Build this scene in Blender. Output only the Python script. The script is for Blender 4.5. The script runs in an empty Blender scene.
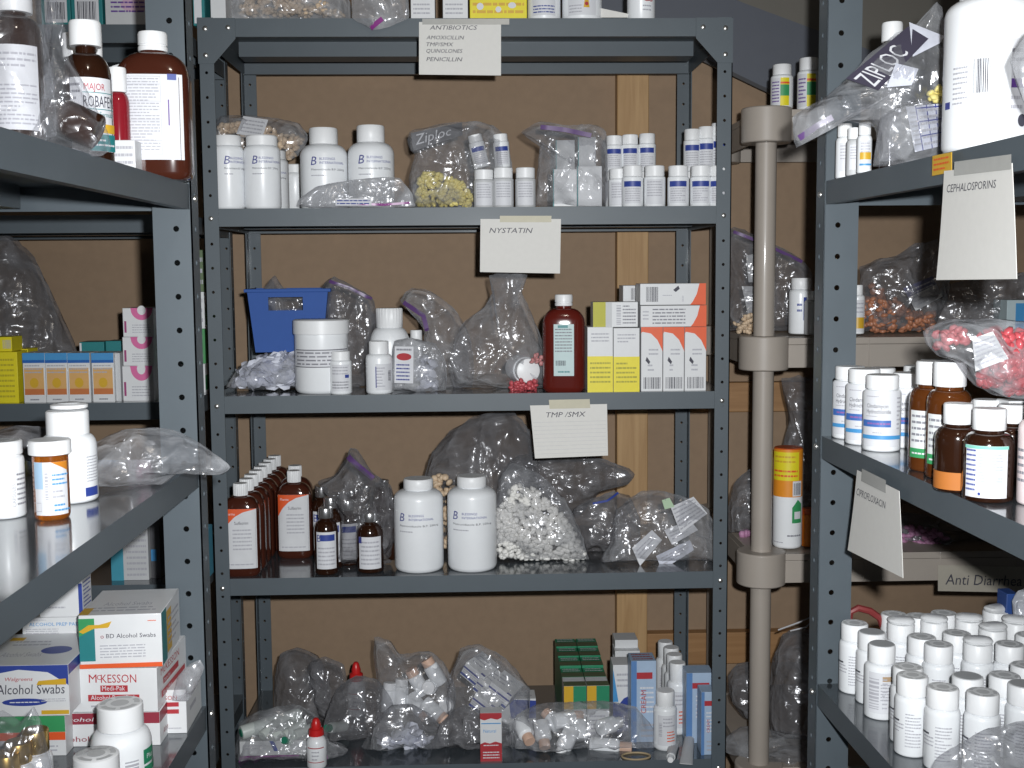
import bpy, math, random
from mathutils import Vector, Matrix, noise

C = bpy.context.scene.collection
PI = math.pi
ZC = 1.5
V = Vector

# ------------------------------------------------------------------ camera
F = 1200.0
YAW, PIT, ROL = 0.03297, 0.09499, -0.00756
_cy, _sy, _cp, _sp = math.cos(YAW), math.sin(YAW), math.cos(PIT), math.sin(PIT)
FWD = V((_sy * _cp, _cy * _cp, -_sp))
_r = V((_cy, -_sy, 0))
_u = _r.cross(FWD)
RT = _r * math.cos(ROL) + _u * math.sin(ROL)
UP = _u * math.cos(ROL) - _r * math.sin(ROL)
CAM = V((0, 0, ZC))
cd = bpy.data.cameras.new('camera')
cd.sensor_width = 36
cd.lens = F / 1024 * 36
cd.clip_start = 0.02
cam = bpy.data.objects.new('camera', cd)
C.objects.link(cam)
m3 = Matrix((RT, UP, -FWD)).transposed()
cam.matrix_world = Matrix.Translation(CAM) @ m3.to_4x4()
bpy.context.scene.camera = cam


def ray(px, py):
    return FWD + RT * ((px - 512) / F) - UP * ((py - 384) / F)


def at(px, py, Y):
    d = ray(px, py)
    return CAM + d * (Y / d.y)


def onp(px, py, P0, n):
    d = ray(px, py)
    return CAM + d * ((P0 - CAM).dot(n) / d.dot(n))


def on(px, py, z):
    d = ray(px, py)
    return CAM + d * ((z - ZC) / d.z)


def spot(px, Y, z):
    py = 384.0
    for _ in range(6):
        py += (at(px, py, Y).z - z) * F / Y
    p = at(px, py, Y)
    return V((p.x, Y, z))


def sc(P):
    return (P - CAM).dot(FWD) / F


# ------------------------------------------------------------------ materials
MATS = {}


def mat(name, col, rough=.4, metal=0., coat=0., var=.08, scale=60., bump=0., trans=0., spec=.5, ior=1.45):
    if name in MATS:
        return MATS[name]
    m = bpy.data.materials.new(name)
    m.use_nodes = True
    nt = m.node_tree
    b = nt.nodes['Principled BSDF']
    b.inputs['Roughness'].default_value = rough
    b.inputs['Metallic'].default_value = metal
    b.inputs['Coat Weight'].default_value = coat
    b.inputs['Coat Roughness'].default_value = .08
    b.inputs['Transmission Weight'].default_value = trans
    b.inputs['Specular IOR Level'].default_value = spec
    b.inputs['IOR'].default_value = ior
    tc = nt.nodes.new('ShaderNodeTexCoord')
    nz = nt.nodes.new('ShaderNodeTexNoise')
    nz.inputs['Scale'].default_value = scale
    nz.inputs['Detail'].default_value = 5
    nt.links.new(tc.outputs['Object'], nz.inputs['Vector'])
    mx = nt.nodes.new('ShaderNodeMix')
    mx.data_type = 'RGBA'
    a = [c * (1 - var) for c in col]
    d = [min(1, c * (1 + var)) for c in col]
    mx.inputs['A'].default_value = (*a, 1)
    mx.inputs['B'].default_value = (*d, 1)
    nt.links.new(nz.outputs['Fac'], mx.inputs['Factor'])
    nt.links.new(mx.outputs['Result'], b.inputs['Base Color'])
    if bump:
        bp = nt.nodes.new('ShaderNodeBump')
        bp.inputs['Strength'].default_value = bump
        bp.inputs['Distance'].default_value = .002
        nt.links.new(nz.outputs['Fac'], bp.inputs['Height'])
        nt.links.new(bp.outputs['Normal'], b.inputs['Normal'])
    MATS[name] = m
    return m


def film(name, tcol, dcol, fac, wr=1.0, rough=.22, scale=16., crease=.35, gloss=.075):
    """thin crumpled plastic: mostly transparent, a little milky, whitened along creases, with a sharp sheen"""
    m = bpy.data.materials.new(name)
    m.use_nodes = True
    nt = m.node_tree
    N = nt.nodes.new
    L = nt.links.new
    nt.nodes.remove(nt.nodes['Principled BSDF'])
    out = nt.nodes['Material Output']
    tr = N('ShaderNodeBsdfTransparent')
    tr.inputs['Color'].default_value = (*tcol, 1)
    df = N('ShaderNodeBsdfDiffuse')
    df.inputs['Color'].default_value = (*dcol, 1)
    gl = N('ShaderNodeBsdfGlossy')
    gl.inputs['Color'].default_value = (gloss, gloss, gloss * 1.03, 1)
    gl.inputs['Roughness'].default_value = rough
    tc = N('ShaderNodeTexCoord')

    def facets(rot, sc_, dist):
        mp = N('ShaderNodeMapping')
        mp.inputs['Rotation'].default_value = rot
        mp.inputs['Scale'].default_value = sc_
        nz = N('ShaderNodeTexNoise')
        nz.inputs['Scale'].default_value = 9
        nz.inputs['Detail'].default_value = 2
        L(tc.outputs['Object'], nz.inputs['Vector'])
        mx = N('ShaderNodeMix')
        mx.data_type = 'VECTOR'
        mx.inputs['Factor'].default_value = dist
        L(tc.outputs['Object'], mx.inputs[4])
        L(nz.outputs['Color'], mx.inputs[5])
        L(mx.outputs[1], mp.inputs['Vector'])
        vo = N('ShaderNodeTexVoronoi')
        vo.inputs['Scale'].default_value = 1
        L(mp.outputs['Vector'], vo.inputs['Vector'])
        return vo.outputs['Distance']
    k = scale / 16
    a = facets((.2, .6, .3), (25 * k, 22 * k, 8 * k), .10)
    b = facets((.1, -.9, .2), (48 * k, 48 * k, 15 * k), .08)
    c = facets((.5, .1, .9), (20 * k, 95 * k, 80 * k), .06)
    s1 = N('ShaderNodeMath')
    s1.operation = 'MULTIPLY_ADD'
    s1.inputs[1].default_value = .42
    L(b, s1.inputs[0])
    L(a, s1.inputs[2])
    s2 = N('ShaderNodeMath')
    s2.operation = 'MULTIPLY_ADD'
    s2.inputs[1].default_value = .22
    L(c, s2.inputs[0])
    L(s1.outputs[0], s2.inputs[2])
    bp = N('ShaderNodeBump')
    bp.inputs['Strength'].default_value = 1
    bp.inputs['Distance'].default_value = .010 * wr
    L(s2.outputs[0], bp.inputs['Height'])
    for q in (df, gl):
        L(bp.outputs['Normal'], q.inputs['Normal'])
    mr = N('ShaderNodeMapRange')
    mr.inputs['From Min'].default_value = .82
    mr.inputs['From Max'].default_value = 1.3
    mr.inputs['To Min'].default_value = fac
    mr.inputs['To Max'].default_value = fac + crease
    L(s2.outputs[0], mr.inputs['Value'])
    lw = N('ShaderNodeLayerWeight')
    lw.inputs['Blend'].default_value = .25
    ma = N('ShaderNodeMath')
    ma.operation = 'MULTIPLY_ADD'
    ma.use_clamp = True
    ma.inputs[1].default_value = .35
    L(lw.outputs['Facing'], ma.inputs[0])
    L(mr.outputs[0], ma.inputs[2])
    ms = N('ShaderNodeMixShader')
    L(ma.outputs[0], ms.inputs['Fac'])
    L(tr.outputs[0], ms.inputs[1])
    L(df.outputs[0], ms.inputs[2])
    ad = N('ShaderNodeAddShader')
    L(ms.outputs[0], ad.inputs[0])
    L(gl.outputs[0], ad.inputs[1])
    L(ad.outputs[0], out.inputs['Surface'])
    MATS[name] = m
    return m


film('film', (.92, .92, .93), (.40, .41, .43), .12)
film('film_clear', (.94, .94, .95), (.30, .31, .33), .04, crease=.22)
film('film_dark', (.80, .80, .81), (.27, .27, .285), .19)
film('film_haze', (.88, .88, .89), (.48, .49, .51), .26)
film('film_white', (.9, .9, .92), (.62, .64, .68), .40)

STEEL = mat('grey_enamel', (.080, .099, .114), .48, 0, .08, .07, 25., .05)
STEEL_TOP = mat('grey_enamel_deck', (.072, .086, .098), .17, .35, .6, .06, 12., .02)
ZINC = mat('zinc', (.62, .62, .6), .3, .9)
WHITE = mat('white_plastic', (.80, .82, .84), .32, 0, .1, .03)
WHITE2 = mat('white_cap_plastic', (.80, .81, .82), .4, 0, 0, .03)
PAPER = mat('label_paper', (.64, .65, .68), .6, 0, 0, .04)
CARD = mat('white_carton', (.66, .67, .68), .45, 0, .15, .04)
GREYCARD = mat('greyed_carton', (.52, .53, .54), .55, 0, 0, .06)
NOTE = mat('note_paper', (.66, .65, .62), .8, 0, 0, .04, 120.)
INK = mat('ink', (.05, .05, .07), .6)
SOFTINK = mat('soft_ink', (.22, .22, .25), .6)
GREYINK = mat('grey_ink', (.40, .40, .44), .6)
BLUE = mat('blue_print', (.03, .055, .27), .45)
MARK = mat('embossed_mark', (.56, .57, .58), .5)
NAVY = mat('navy_print', (.05, .06, .25), .45)
SKY = mat('sky_print', (.06, .27, .55), .45)
RED = mat('red_print', (.40, .035, .045), .45)
MAROON = mat('maroon_print', (.26, .03, .05), .45)
ORANGE = mat('orange_print', (.70, .10, .025), .45)
YELLOW = mat('yellow_print', (.72, .62, .02), .45)
GOLD = mat('gold_print', (.60, .36, .03), .4)
GREEN = mat('green_print', (.02, .22, .11), .45)
LIME = mat('lime_print', (.04, .28, .10), .45)
TEAL = mat('teal_print', (.02, .19, .20), .45)
PINK = mat('pink_print', (.62, .14, .32), .45)
PURPLE = mat('purple_print', (.12, .05, .26), .45)
BROWN = mat('amber_bottle', (.052, .014, .008), .12, 0, .5, .1)
BROWNRED = mat('red_amber_bottle', (.10, .012, .008), .14, 0, .4, .1)
DARKAMB = mat('dark_amber_bottle', (.022, .008, .004), .12, 0, .5, .1)
AMBER = mat('clear_amber_plastic', (.42, .12, .014), .08, 0, .2, .06, trans=.55)
AMBERGL = mat('warm_amber_glass', (.085, .025, .006), .08, 0, .5, .2, 18.)
POWDER = mat('orange_powder', (.42, .14, .025), .7)
SILVER = mat('silver_cap', (.66, .66, .67), .25, .9)
GOLDCAP = mat('gold_cap', (.52, .34, .10), .3, .8)
REDPL = mat('red_plastic', (.55, .02, .02), .3)
BIN = mat('blue_bin_plastic', (.030, .088, .31), .62, 0, 0, .06, spec=.25)
BEIGE = mat('beige_plastic', (.36, .32, .28), .45, 0, .1, .05, 30.)
PEACH = mat('peach_cap', (.62, .42, .32), .45)
TAPE = mat('masking_tape', (.50, .47, .36), .55)
CLEARTAPE = mat('clear_tape', (.40, .40, .38), .2, 0, .3)
STRIPE = mat('zip_purple', (.10, .05, .16), .3)
STRIPEM = mat('zip_magenta', (.24, .04, .22), .3)
PILLW = mat('white_pills', (.74, .73, .70), .5)
PILLY = mat('yellow_pills', (.72, .62, .22), .5)
PILLP = mat('pink_pills', (.50, .085, .10), .35, 0, .4)
PILLO = mat('brown_orange_pills', (.40, .17, .095), .4)
PILLB = mat('beige_pills', (.60, .46, .32), .5)
PILLM = mat('mauve_pills', (.42, .20, .34), .5)
BLUEBAG = mat('bluish_white_pack', (.58, .60, .68), .5, 0, 0, .25, 70.)
GREENCAP = mat('green_cap', (.02, .20, .12), .4)
WALLB = mat('brown_hardboard', (.300, .207, .134), .75, 0, 0, .10, 55., .12)
BLUEGREY = mat('blue_grey_board', (.105, .115, .14), .6, 0, 0, .05, 40., .05)
GREYWALL = mat('grey_plaster', (.165, .155, .135), .8, 0, 0, .05, 20., .1)
CONCRETE = mat('concrete', (.22, .21, .2), .8, 0, 0, .15, 8., .2)


def wood_mat(name, c1, c2, scale=(26, 26, 1.6)):
    m = bpy.data.materials.new(name)
    m.use_nodes = True
    nt = m.node_tree
    b = nt.nodes['Principled BSDF']
    b.inputs['Roughness'].default_value = .6
    tc = nt.nodes.new('ShaderNodeTexCoord')
    mp = nt.nodes.new('ShaderNodeMapping')
    mp.inputs['Scale'].default_value = scale
    nz = nt.nodes.new('ShaderNodeTexNoise')
    nz.inputs['Scale'].default_value = 3
    nz.inputs['Detail'].default_value = 6
    nz.inputs['Distortion'].default_value = .6
    cr = nt.nodes.new('ShaderNodeValToRGB')
    cr.color_ramp.elements[0].position = .3
    cr.color_ramp.elements[1].position = .75
    cr.color_ramp.elements[0].color = (*c1, 1)
    cr.color_ramp.elements[1].color = (*c2, 1)
    nt.links.new(tc.outputs['Object'], mp.inputs['Vector'])
    nt.links.new(mp.outputs['Vector'], nz.inputs['Vector'])
    nt.links.new(nz.outputs['Fac'], cr.inputs['Fac'])
    nt.links.new(cr.outputs['Color'], b.inputs['Base Color'])
    MATS[name] = m
    return m


PINE = wood_mat('pine', (.40, .235, .10), (.54, .345, .165))
PINE2 = wood_mat('pine_rail', (.30, .155, .06), (.40, .22, .095), (1.6, 26, 26))


# ------------------------------------------------------------------ mesh builder
class MB:
    def __init__(s):
        s.v = []
        s.f = []

    def quad(s, *p):
        i = len(s.v)
        s.v += [tuple(q) for q in p]
        s.f.append(tuple(range(i, i + len(p))))
        return s

    def box(s, x0, y0, z0, x1, y1, z1):
        i = len(s.v)
        s.v += [(x0, y0, z0), (x1, y0, z0), (x1, y1, z0), (x0, y1, z0), (x0, y0, z1), (x1, y0, z1), (x1, y1, z1), (x0, y1, z1)]
        for q in ((0, 3, 2, 1), (4, 5, 6, 7), (0, 1, 5, 4), (1, 2, 6, 5), (2, 3, 7, 6), (3, 0, 4, 7)):
            s.f.append(tuple(i + k for k in q))
        return s

    def loft(s, secs, n=28, cx=0, cy=0, cap0=True, cap1=True, rib=0):
        """secs: (z, rx, ry, e) stacked super-ellipses"""
        i0 = len(s.v)
        for (z, rx, ry, e) in secs:
            for k in range(n):
                a = 2 * PI * k / n
                c, sn = math.cos(a), math.sin(a)
                g = (abs(c) ** e + abs(sn) ** e) ** (-1 / e)
                if rib and k % 2:
                    g *= 1 - rib
                s.v.append((cx + rx * g * c, cy + ry * g * sn, z))
        for j in range(len(secs) - 1):
            for k in range(n):
                a = i0 + j * n + k
                b = i0 + j * n + (k + 1) % n
                s.f.append((a, b, b + n, a + n))
        if cap0:
            s.f.append(tuple(i0 + k for k in reversed(range(n))))
        if cap1:
            s.f.append(tuple(i0 + (len(secs) - 1) * n + k for k in range(n)))
        return s

    def prism(s, poly, y0, y1):
        """poly in (x, z), counter-clockwise from the front, extruded in y"""
        n = len(poly)
        i = len(s.v)
        s.v += [(x, y0, z) for x, z in poly] + [(x, y1, z) for x, z in poly]
        s.f.append(tuple(range(i, i + n)))
        s.f.append(tuple(i + n + k for k in reversed(range(n))))
        for k in range(n):
            q = (k + 1) % n
            s.f.append((i + k, i + n + k, i + n + q, i + q))
        return s

    def tube(s, pts, r, n=8):
        i0 = len(s.v)
        pts = [V(p) for p in pts]
        for j, p in enumerate(pts):
            d = (pts[min(j + 1, len(pts) - 1)] - pts[max(j - 1, 0)]).normalized()
            a = d.cross(V((0, 0, 1)))
            if a.length < .01:
                a = d.cross(V((1, 0, 0)))
            a.normalize()
            b = d.cross(a)
            for k in range(n):
                t = 2 * PI * k / n
                s.v.append(tuple(p + (a * math.cos(t) + b * math.sin(t)) * r))
        for j in range(len(pts) - 1):
            for k in range(n):
                a = i0 + j * n + k
                b = i0 + j * n + (k + 1) % n
                s.f.append((a, a + n, b + n, b))
        s.f.append(tuple(i0 + k for k in range(n)))
        s.f.append(tuple(i0 + (len(pts) - 1) * n + k for k in reversed(range(n))))
        return s

    def ball(s, c, r, rot=None, n=8, m=5):
        i0 = len(s.v)
        c = V(c)
        for j in range(m + 1):
            t = PI * j / m
            for k in range(n):
                a = 2 * PI * k / n
                p = V((r[0] * math.sin(t) * math.cos(a), r[1] * math.sin(t) * math.sin(a), r[2] * math.cos(t)))
                if rot:
                    p = rot @ p
                s.v.append(tuple(c + p))
        for j in range(m):
            for k in range(n):
                a = i0 + j * n + k
                b = i0 + j * n + (k + 1) % n
                s.f.append((a, a + n, b + n, b))
        return s

    def build(s, name, m, parent=None, angle=.7, bevel=0):
        me = bpy.data.meshes.new(name)
        me.from_pydata(s.v, [], s.f)
        me.materials.append(m)
        me.validate()
        me.shade_smooth()
        me.set_sharp_from_angle(angle=angle)
        o = bpy.data.objects.new(name, me)
        C.objects.link(o)
        if parent:
            o.parent = parent
        if bevel:
            bm = o.modifiers.new('bevel', 'BEVEL')
            bm.width = bevel
            bm.segments = 2
        return o


def tag(o, label, cat, group=None, kind=None):
    o['label'] = label
    o['category'] = cat
    if group:
        o['group'] = group
    if kind:
        o['kind'] = kind
    return o


def thing(name, label, cat, loc, rz=0., group=None, rot=None):
    o = bpy.data.objects.new(name, None)
    o.empty_display_size = .02
    C.objects.link(o)
    o.location = loc
    o.rotation_euler = rot if rot else (0, 0, rz)
    return tag(o, label, cat, group)


def structure(name, mb, m, bevel=0):
    o = mb.build(name, m, bevel=bevel)
    o['kind'] = 'structure'
    return o


# ------------------------------------------------------------------ lettering
GL = {}


def glyphs(s, shear=0.):
    k = (s, shear)
    if k not in GL:
        cu = bpy.data.curves.new('t', 'FONT')
        cu.body = s
        cu.size = 1
        cu.shear = shear
        cu.resolution_u = 2
        ob = bpy.data.objects.new('t', cu)
        me = bpy.data.meshes.new_from_object(ob)
        vs = [(v.co.x, v.co.y) for v in me.vertices]
        fs = [tuple(p.vertices) for p in me.polygons]
        bpy.data.objects.remove(ob)
        bpy.data.meshes.remove(me)
        bpy.data.curves.remove(cu)
        x0 = min((v[0] for v in vs), default=0)
        x1 = max((v[0] for v in vs), default=1)
        GL[k] = ([((x - x0), y) for x, y in vs], fs, x1 - x0)
    return GL[k]


def decorate(parent, W, H, spec, fn, seed=1, dx=.004):
    """flat print on a face W x H (metres); spec entries use 0..1 coordinates; fn(x, z, layer) gives the local point"""
    rnd = random.Random(seed)
    parts = {}

    def mb(nm, m):
        return parts.setdefault((nm, m.name), (nm, m, MB()))[2]

    def rect(b, x0, z0, x1, z1, L):
        n = max(1, min(30, int((x1 - x0) / dx)))
        i = len(b.v)
        for k in range(n + 1):
            x = x0 + (x1 - x0) * k / n
            b.v += [tuple(fn(x, z0, L)), tuple(fn(x, z1, L))]
        for k in range(n):
            b.f.append((i + 2 * k, i + 2 * k + 2, i + 2 * k + 3, i + 2 * k + 1))

    def strips(b, pts, L, n=24):
        xa, xb = min(p[0] for p in pts), max(p[0] for p in pts)
        cuts = sorted(set([round(xa + (xb - xa) * (k + (.0005 if k == 0 else -.0005 if k == n else 0)) / n, 6) for k in range(n + 1)]))
        i = len(b.v)
        m_ = 0
        for x in cuts:
            zs_ = []
            for (x0, z0), (x1, z1) in zip(pts, list(pts[1:]) + [pts[0]]):
                if (x0 <= x < x1) or (x1 <= x < x0):
                    zs_.append(z0 + (z1 - z0) * (x - x0) / (x1 - x0))
            if len(zs_) < 2:
                continue
            b.v += [tuple(fn(x * W, min(zs_) * H, L)), tuple(fn(x * W, max(zs_) * H, L))]
            m_ += 1
        for k in range(m_ - 1):
            b.f.append((i + 2 * k, i + 2 * k + 2, i + 2 * k + 3, i + 2 * k + 1))

    for L, e in enumerate(spec):
        t = e[0]
        if t == 'rect':
            _, x0, z0, x1, z1, m = e[:6]
            rect(mb(e[6] if len(e) > 6 else 'printed_band', m), x0 * W, z0 * H, x1 * W, z1 * H, L)
        elif t == 'lines':
            _, x0, z0, x1, z1, n, m = e
            m = SOFTINK if m is INK else m
            b = mb('lettering', m)
            for k in range(n):
                zc = z1 - (z1 - z0) * (k + .5) / n
                hh = (z1 - z0) / n * .19
                x = x0
                xe = x1 if rnd.random() < .7 else x0 + (x1 - x0) * rnd.uniform(.5, .95)
                while x < xe:
                    w = min(rnd.uniform(.05, .2) * (x1 - x0), xe - x)
                    rect(b, x * W, (zc - hh) * H, (x + w) * W, (zc + hh) * H, L)
                    x += w + .025 * (x1 - x0)
        elif t == 'text':
            _, s, x, z, h, m = e[:6]
            sh = e[6] if len(e) > 6 else 0.
            wmax = e[7] if len(e) > 7 else None
            vs, fs, w = glyphs(s, sh)
            hh = h * H / .73
            wx = hh if wmax is None else wmax * W / w
            b = mb('lettering', m)
            i = len(b.v)
            b.v += [tuple(fn(x * W + vx * wx, z * H + vz * hh, L)) for vx, vz in vs]
            b.f += [tuple(i + q for q in f) for f in fs]
        elif t == 'vtext':
            _, s, x, z, h, m = e[:6]
            vs, fs, w = glyphs(s)
            hh = h * W / .73
            b = mb('lettering', m)
            i = len(b.v)
            b.v += [tuple(fn(x * W - vz * hh, z * H + vx * hh, L)) for vx, vz in vs]
            b.f += [tuple(i + q for q in f) for f in fs]
        elif t == 'bar':
            _, x0, z0, x1, z1, m = e[:6]
            b = mb('barcode', m)
            x = x0
            while x < x1:
                w = rnd.choice((.02, .035, .06)) * (x1 - x0)
                rect(b, x * W, z0 * H, min(x + w, x1) * W, z1 * H, L)
                x += w + rnd.choice((.03, .05)) * (x1 - x0)
        elif t == 'hbar':
            _, x0, z0, x1, z1, m = e[:6]
            b = mb('barcode', m)
            z = z0
            while z < z1:
                w = rnd.choice((.03, .05, .08)) * (z1 - z0)
                rect(b, x0 * W, z * H, x1 * W, min(z + w, z1) * H, L)
                z += w + rnd.choice((.04, .06)) * (z1 - z0)
        elif t == 'ell':
            _, cx, cz, rx, rz, m = e[:6]
            a0, a1 = (e[6], e[7]) if len(e) > 7 else (0, 360)
            b = mb('printed_spot', m)
            strips(b, [(cx + rx * math.cos(math.radians(a0 + (a1 - a0) * k / 28)), cz + rz * math.sin(math.radians(a0 + (a1 - a0) * k / 28))) for k in range(29)], L)
        elif t == 'poly':
            _, pts, m = e[:3]
            b = mb(e[3] if len(e) > 3 else 'printed_panel', m)
            strips(b, pts, L)
    for nm, m, b in parts.values():
        if b.f:
            b.build(nm, m, parent)


EPS = .00028


# ------------------------------------------------------------------ bottles
BL = [('text', 'B', -.02, .58, .36, NAVY, .2), ('text', 'BLESSINGS', .24, .78, .10, NAVY), ('text', 'INTERNATIONAL', .24, .62, .10, NAVY),
      ('text', 'Metronidazole B.P. 250mg', .0, .36, .085, INK, 0, .98), ('lines', .0, .10, .40, .22, 1, GREYINK)]


def bottle(name, label, cat, base, h, r, group=None, body=WHITE, cap=WHITE2, rz=None, rot=None, ry=None, e=2.0,
           sh=.70, ne=.80, rn=.60, cz=None, rc=.70, rib=0, lab=None, seed=1, topmark=None, foot=.03, capname='cap', n=28, ring=False):
    """lab = list of (z0, z1, arc centre deg, arc width as a fraction of r, paper or None, spec)"""
    ry = ry or r
    if cz is None:
        cz = ne
    if rz is None:
        rz = math.atan2(base.x, base.y) * -1
    t = thing(name, label, cat, base, rz, group, rot)
    b = MB()
    rnn = rn * min(r, ry)
    f = foot * h
    secs = [(0, r * .86, ry * .86, e), (f * .35, r * .95, ry * .95, e), (f, r, ry, e), (sh * h, r, ry, e)]
    for k in range(1, 6):
        a = PI / 2 * k / 6
        w = 1 - math.cos(a)
        zz = sh * h + (ne - sh) * h * math.sin(a)
        secs.append((zz, r + (rnn - r) * w, ry + (rnn - ry) * w, e + (2 - e) * w))
    secs += [(ne * h, rnn, rnn, 2), (min(cz + .04, .97) * h, rnn, rnn, 2)]
    b.loft(secs, n)
    b.build('body', body, t)
    cb = MB()
    rr = rc * min(r, ry)
    z0 = cz * h
    cs = [(z0, rr * .97, rr * .97, 2), (z0 + .006 * h, rr, rr, 2)]
    if ring:
        zr = z0 + (h - z0) * .22
        cs += [(zr, rr, rr, 2), (zr + .004 * h, rr * .93, rr * .93, 2), (zr + .012 * h, rr * .93, rr * .93, 2), (zr + .016 * h, rr, rr, 2)]
    cs += [(h * .985, rr, rr, 2), (h, rr * .94, rr * .94, 2)]
    cb.loft(cs, 48 if rib else n, rib=rib)
    cap_o = cb.build(capname, cap, t)
    if topmark:
        rg = MB()
        nseg = 24
        for (ra, rb_) in ((.62, .86), (.0, .40)):
            i = len(rg.v)
            for k in range(nseg):
                a = 2 * PI * k / nseg
                for q in (ra, rb_):
                    rg.v.append((rr * q * math.cos(a), rr * q * math.sin(a), h + .0003))
            for k in range(nseg):
                if ra > 0 and (k * 7 + seed) % 5 == 0:
                    continue
                a, c_ = i + 2 * k, i + 2 * ((k + 1) % nseg)
                rg.f.append((a, a + 1, c_ + 1, c_))
        rg.build('cap_marking', topmark, cap_o)
    for (a0, a1, ang, wf, paper, spec) in (lab or []):
        z0, z1 = a0 * h, a1 * h
        W = wf * r
        H = z1 - z0
        if e > 2.2:
            def fn(x, z, L, W=W, z0=z0):
                xx = x - W / 2
                yy = ry * (max(1e-4, 1 - abs(xx / r) ** e)) ** (1 / e)
                return (xx, -yy - EPS * (L + 1), z0 + z)
        else:
            def fn(x, z, L, W=W, z0=z0, ang=ang):
                a = math.radians(-90 + ang) + (x - W / 2) / r
                q = r + EPS * (L + 1)
                return (q * math.cos(a), q * math.sin(a) * ry / r, z0 + z)
        full = list(spec)
        if paper:
            full = [('rect', 0, 0, 1, 1, paper, 'paper_label')] + full
        decorate(t, W, H, full, fn, seed, dx=max(.0025, r * .15))
    return t


# ------------------------------------------------------------------ cartons
def carton(name, label, base, w, d, h, m=CARD, group=None, rz=0., rot=None, faces=None, cat='box', seed=1):
    """base = centre of the front bottom edge; local x right, y away, z up. faces: {'F': spec, 'T':..., 'R':..., 'L':...}"""
    t = thing(name, label, cat, base, rz, group, rot)
    MB().box(-w / 2, 0, 0, w / 2, d, h).build('body', m, t, bevel=.0008)
    for k, spec in (faces or {}).items():
        if k == 'F':
            decorate(t, w, h, spec, lambda x, z, L: (x - w / 2, -EPS * (L + 1), z), seed)
        elif k == 'T':
            decorate(t, w, d, spec, lambda x, z, L: (x - w / 2, z, h + EPS * (L + 1)), seed + 1)
        elif k == 'R':
            decorate(t, d, h, spec, lambda x, z, L: (w / 2 + EPS * (L + 1), x, z), seed + 2)
        elif k == 'L':
            decorate(t, d, h, spec, lambda x, z, L: (-w / 2 - EPS * (L + 1), d - x, z), seed + 3)
    return t


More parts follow.
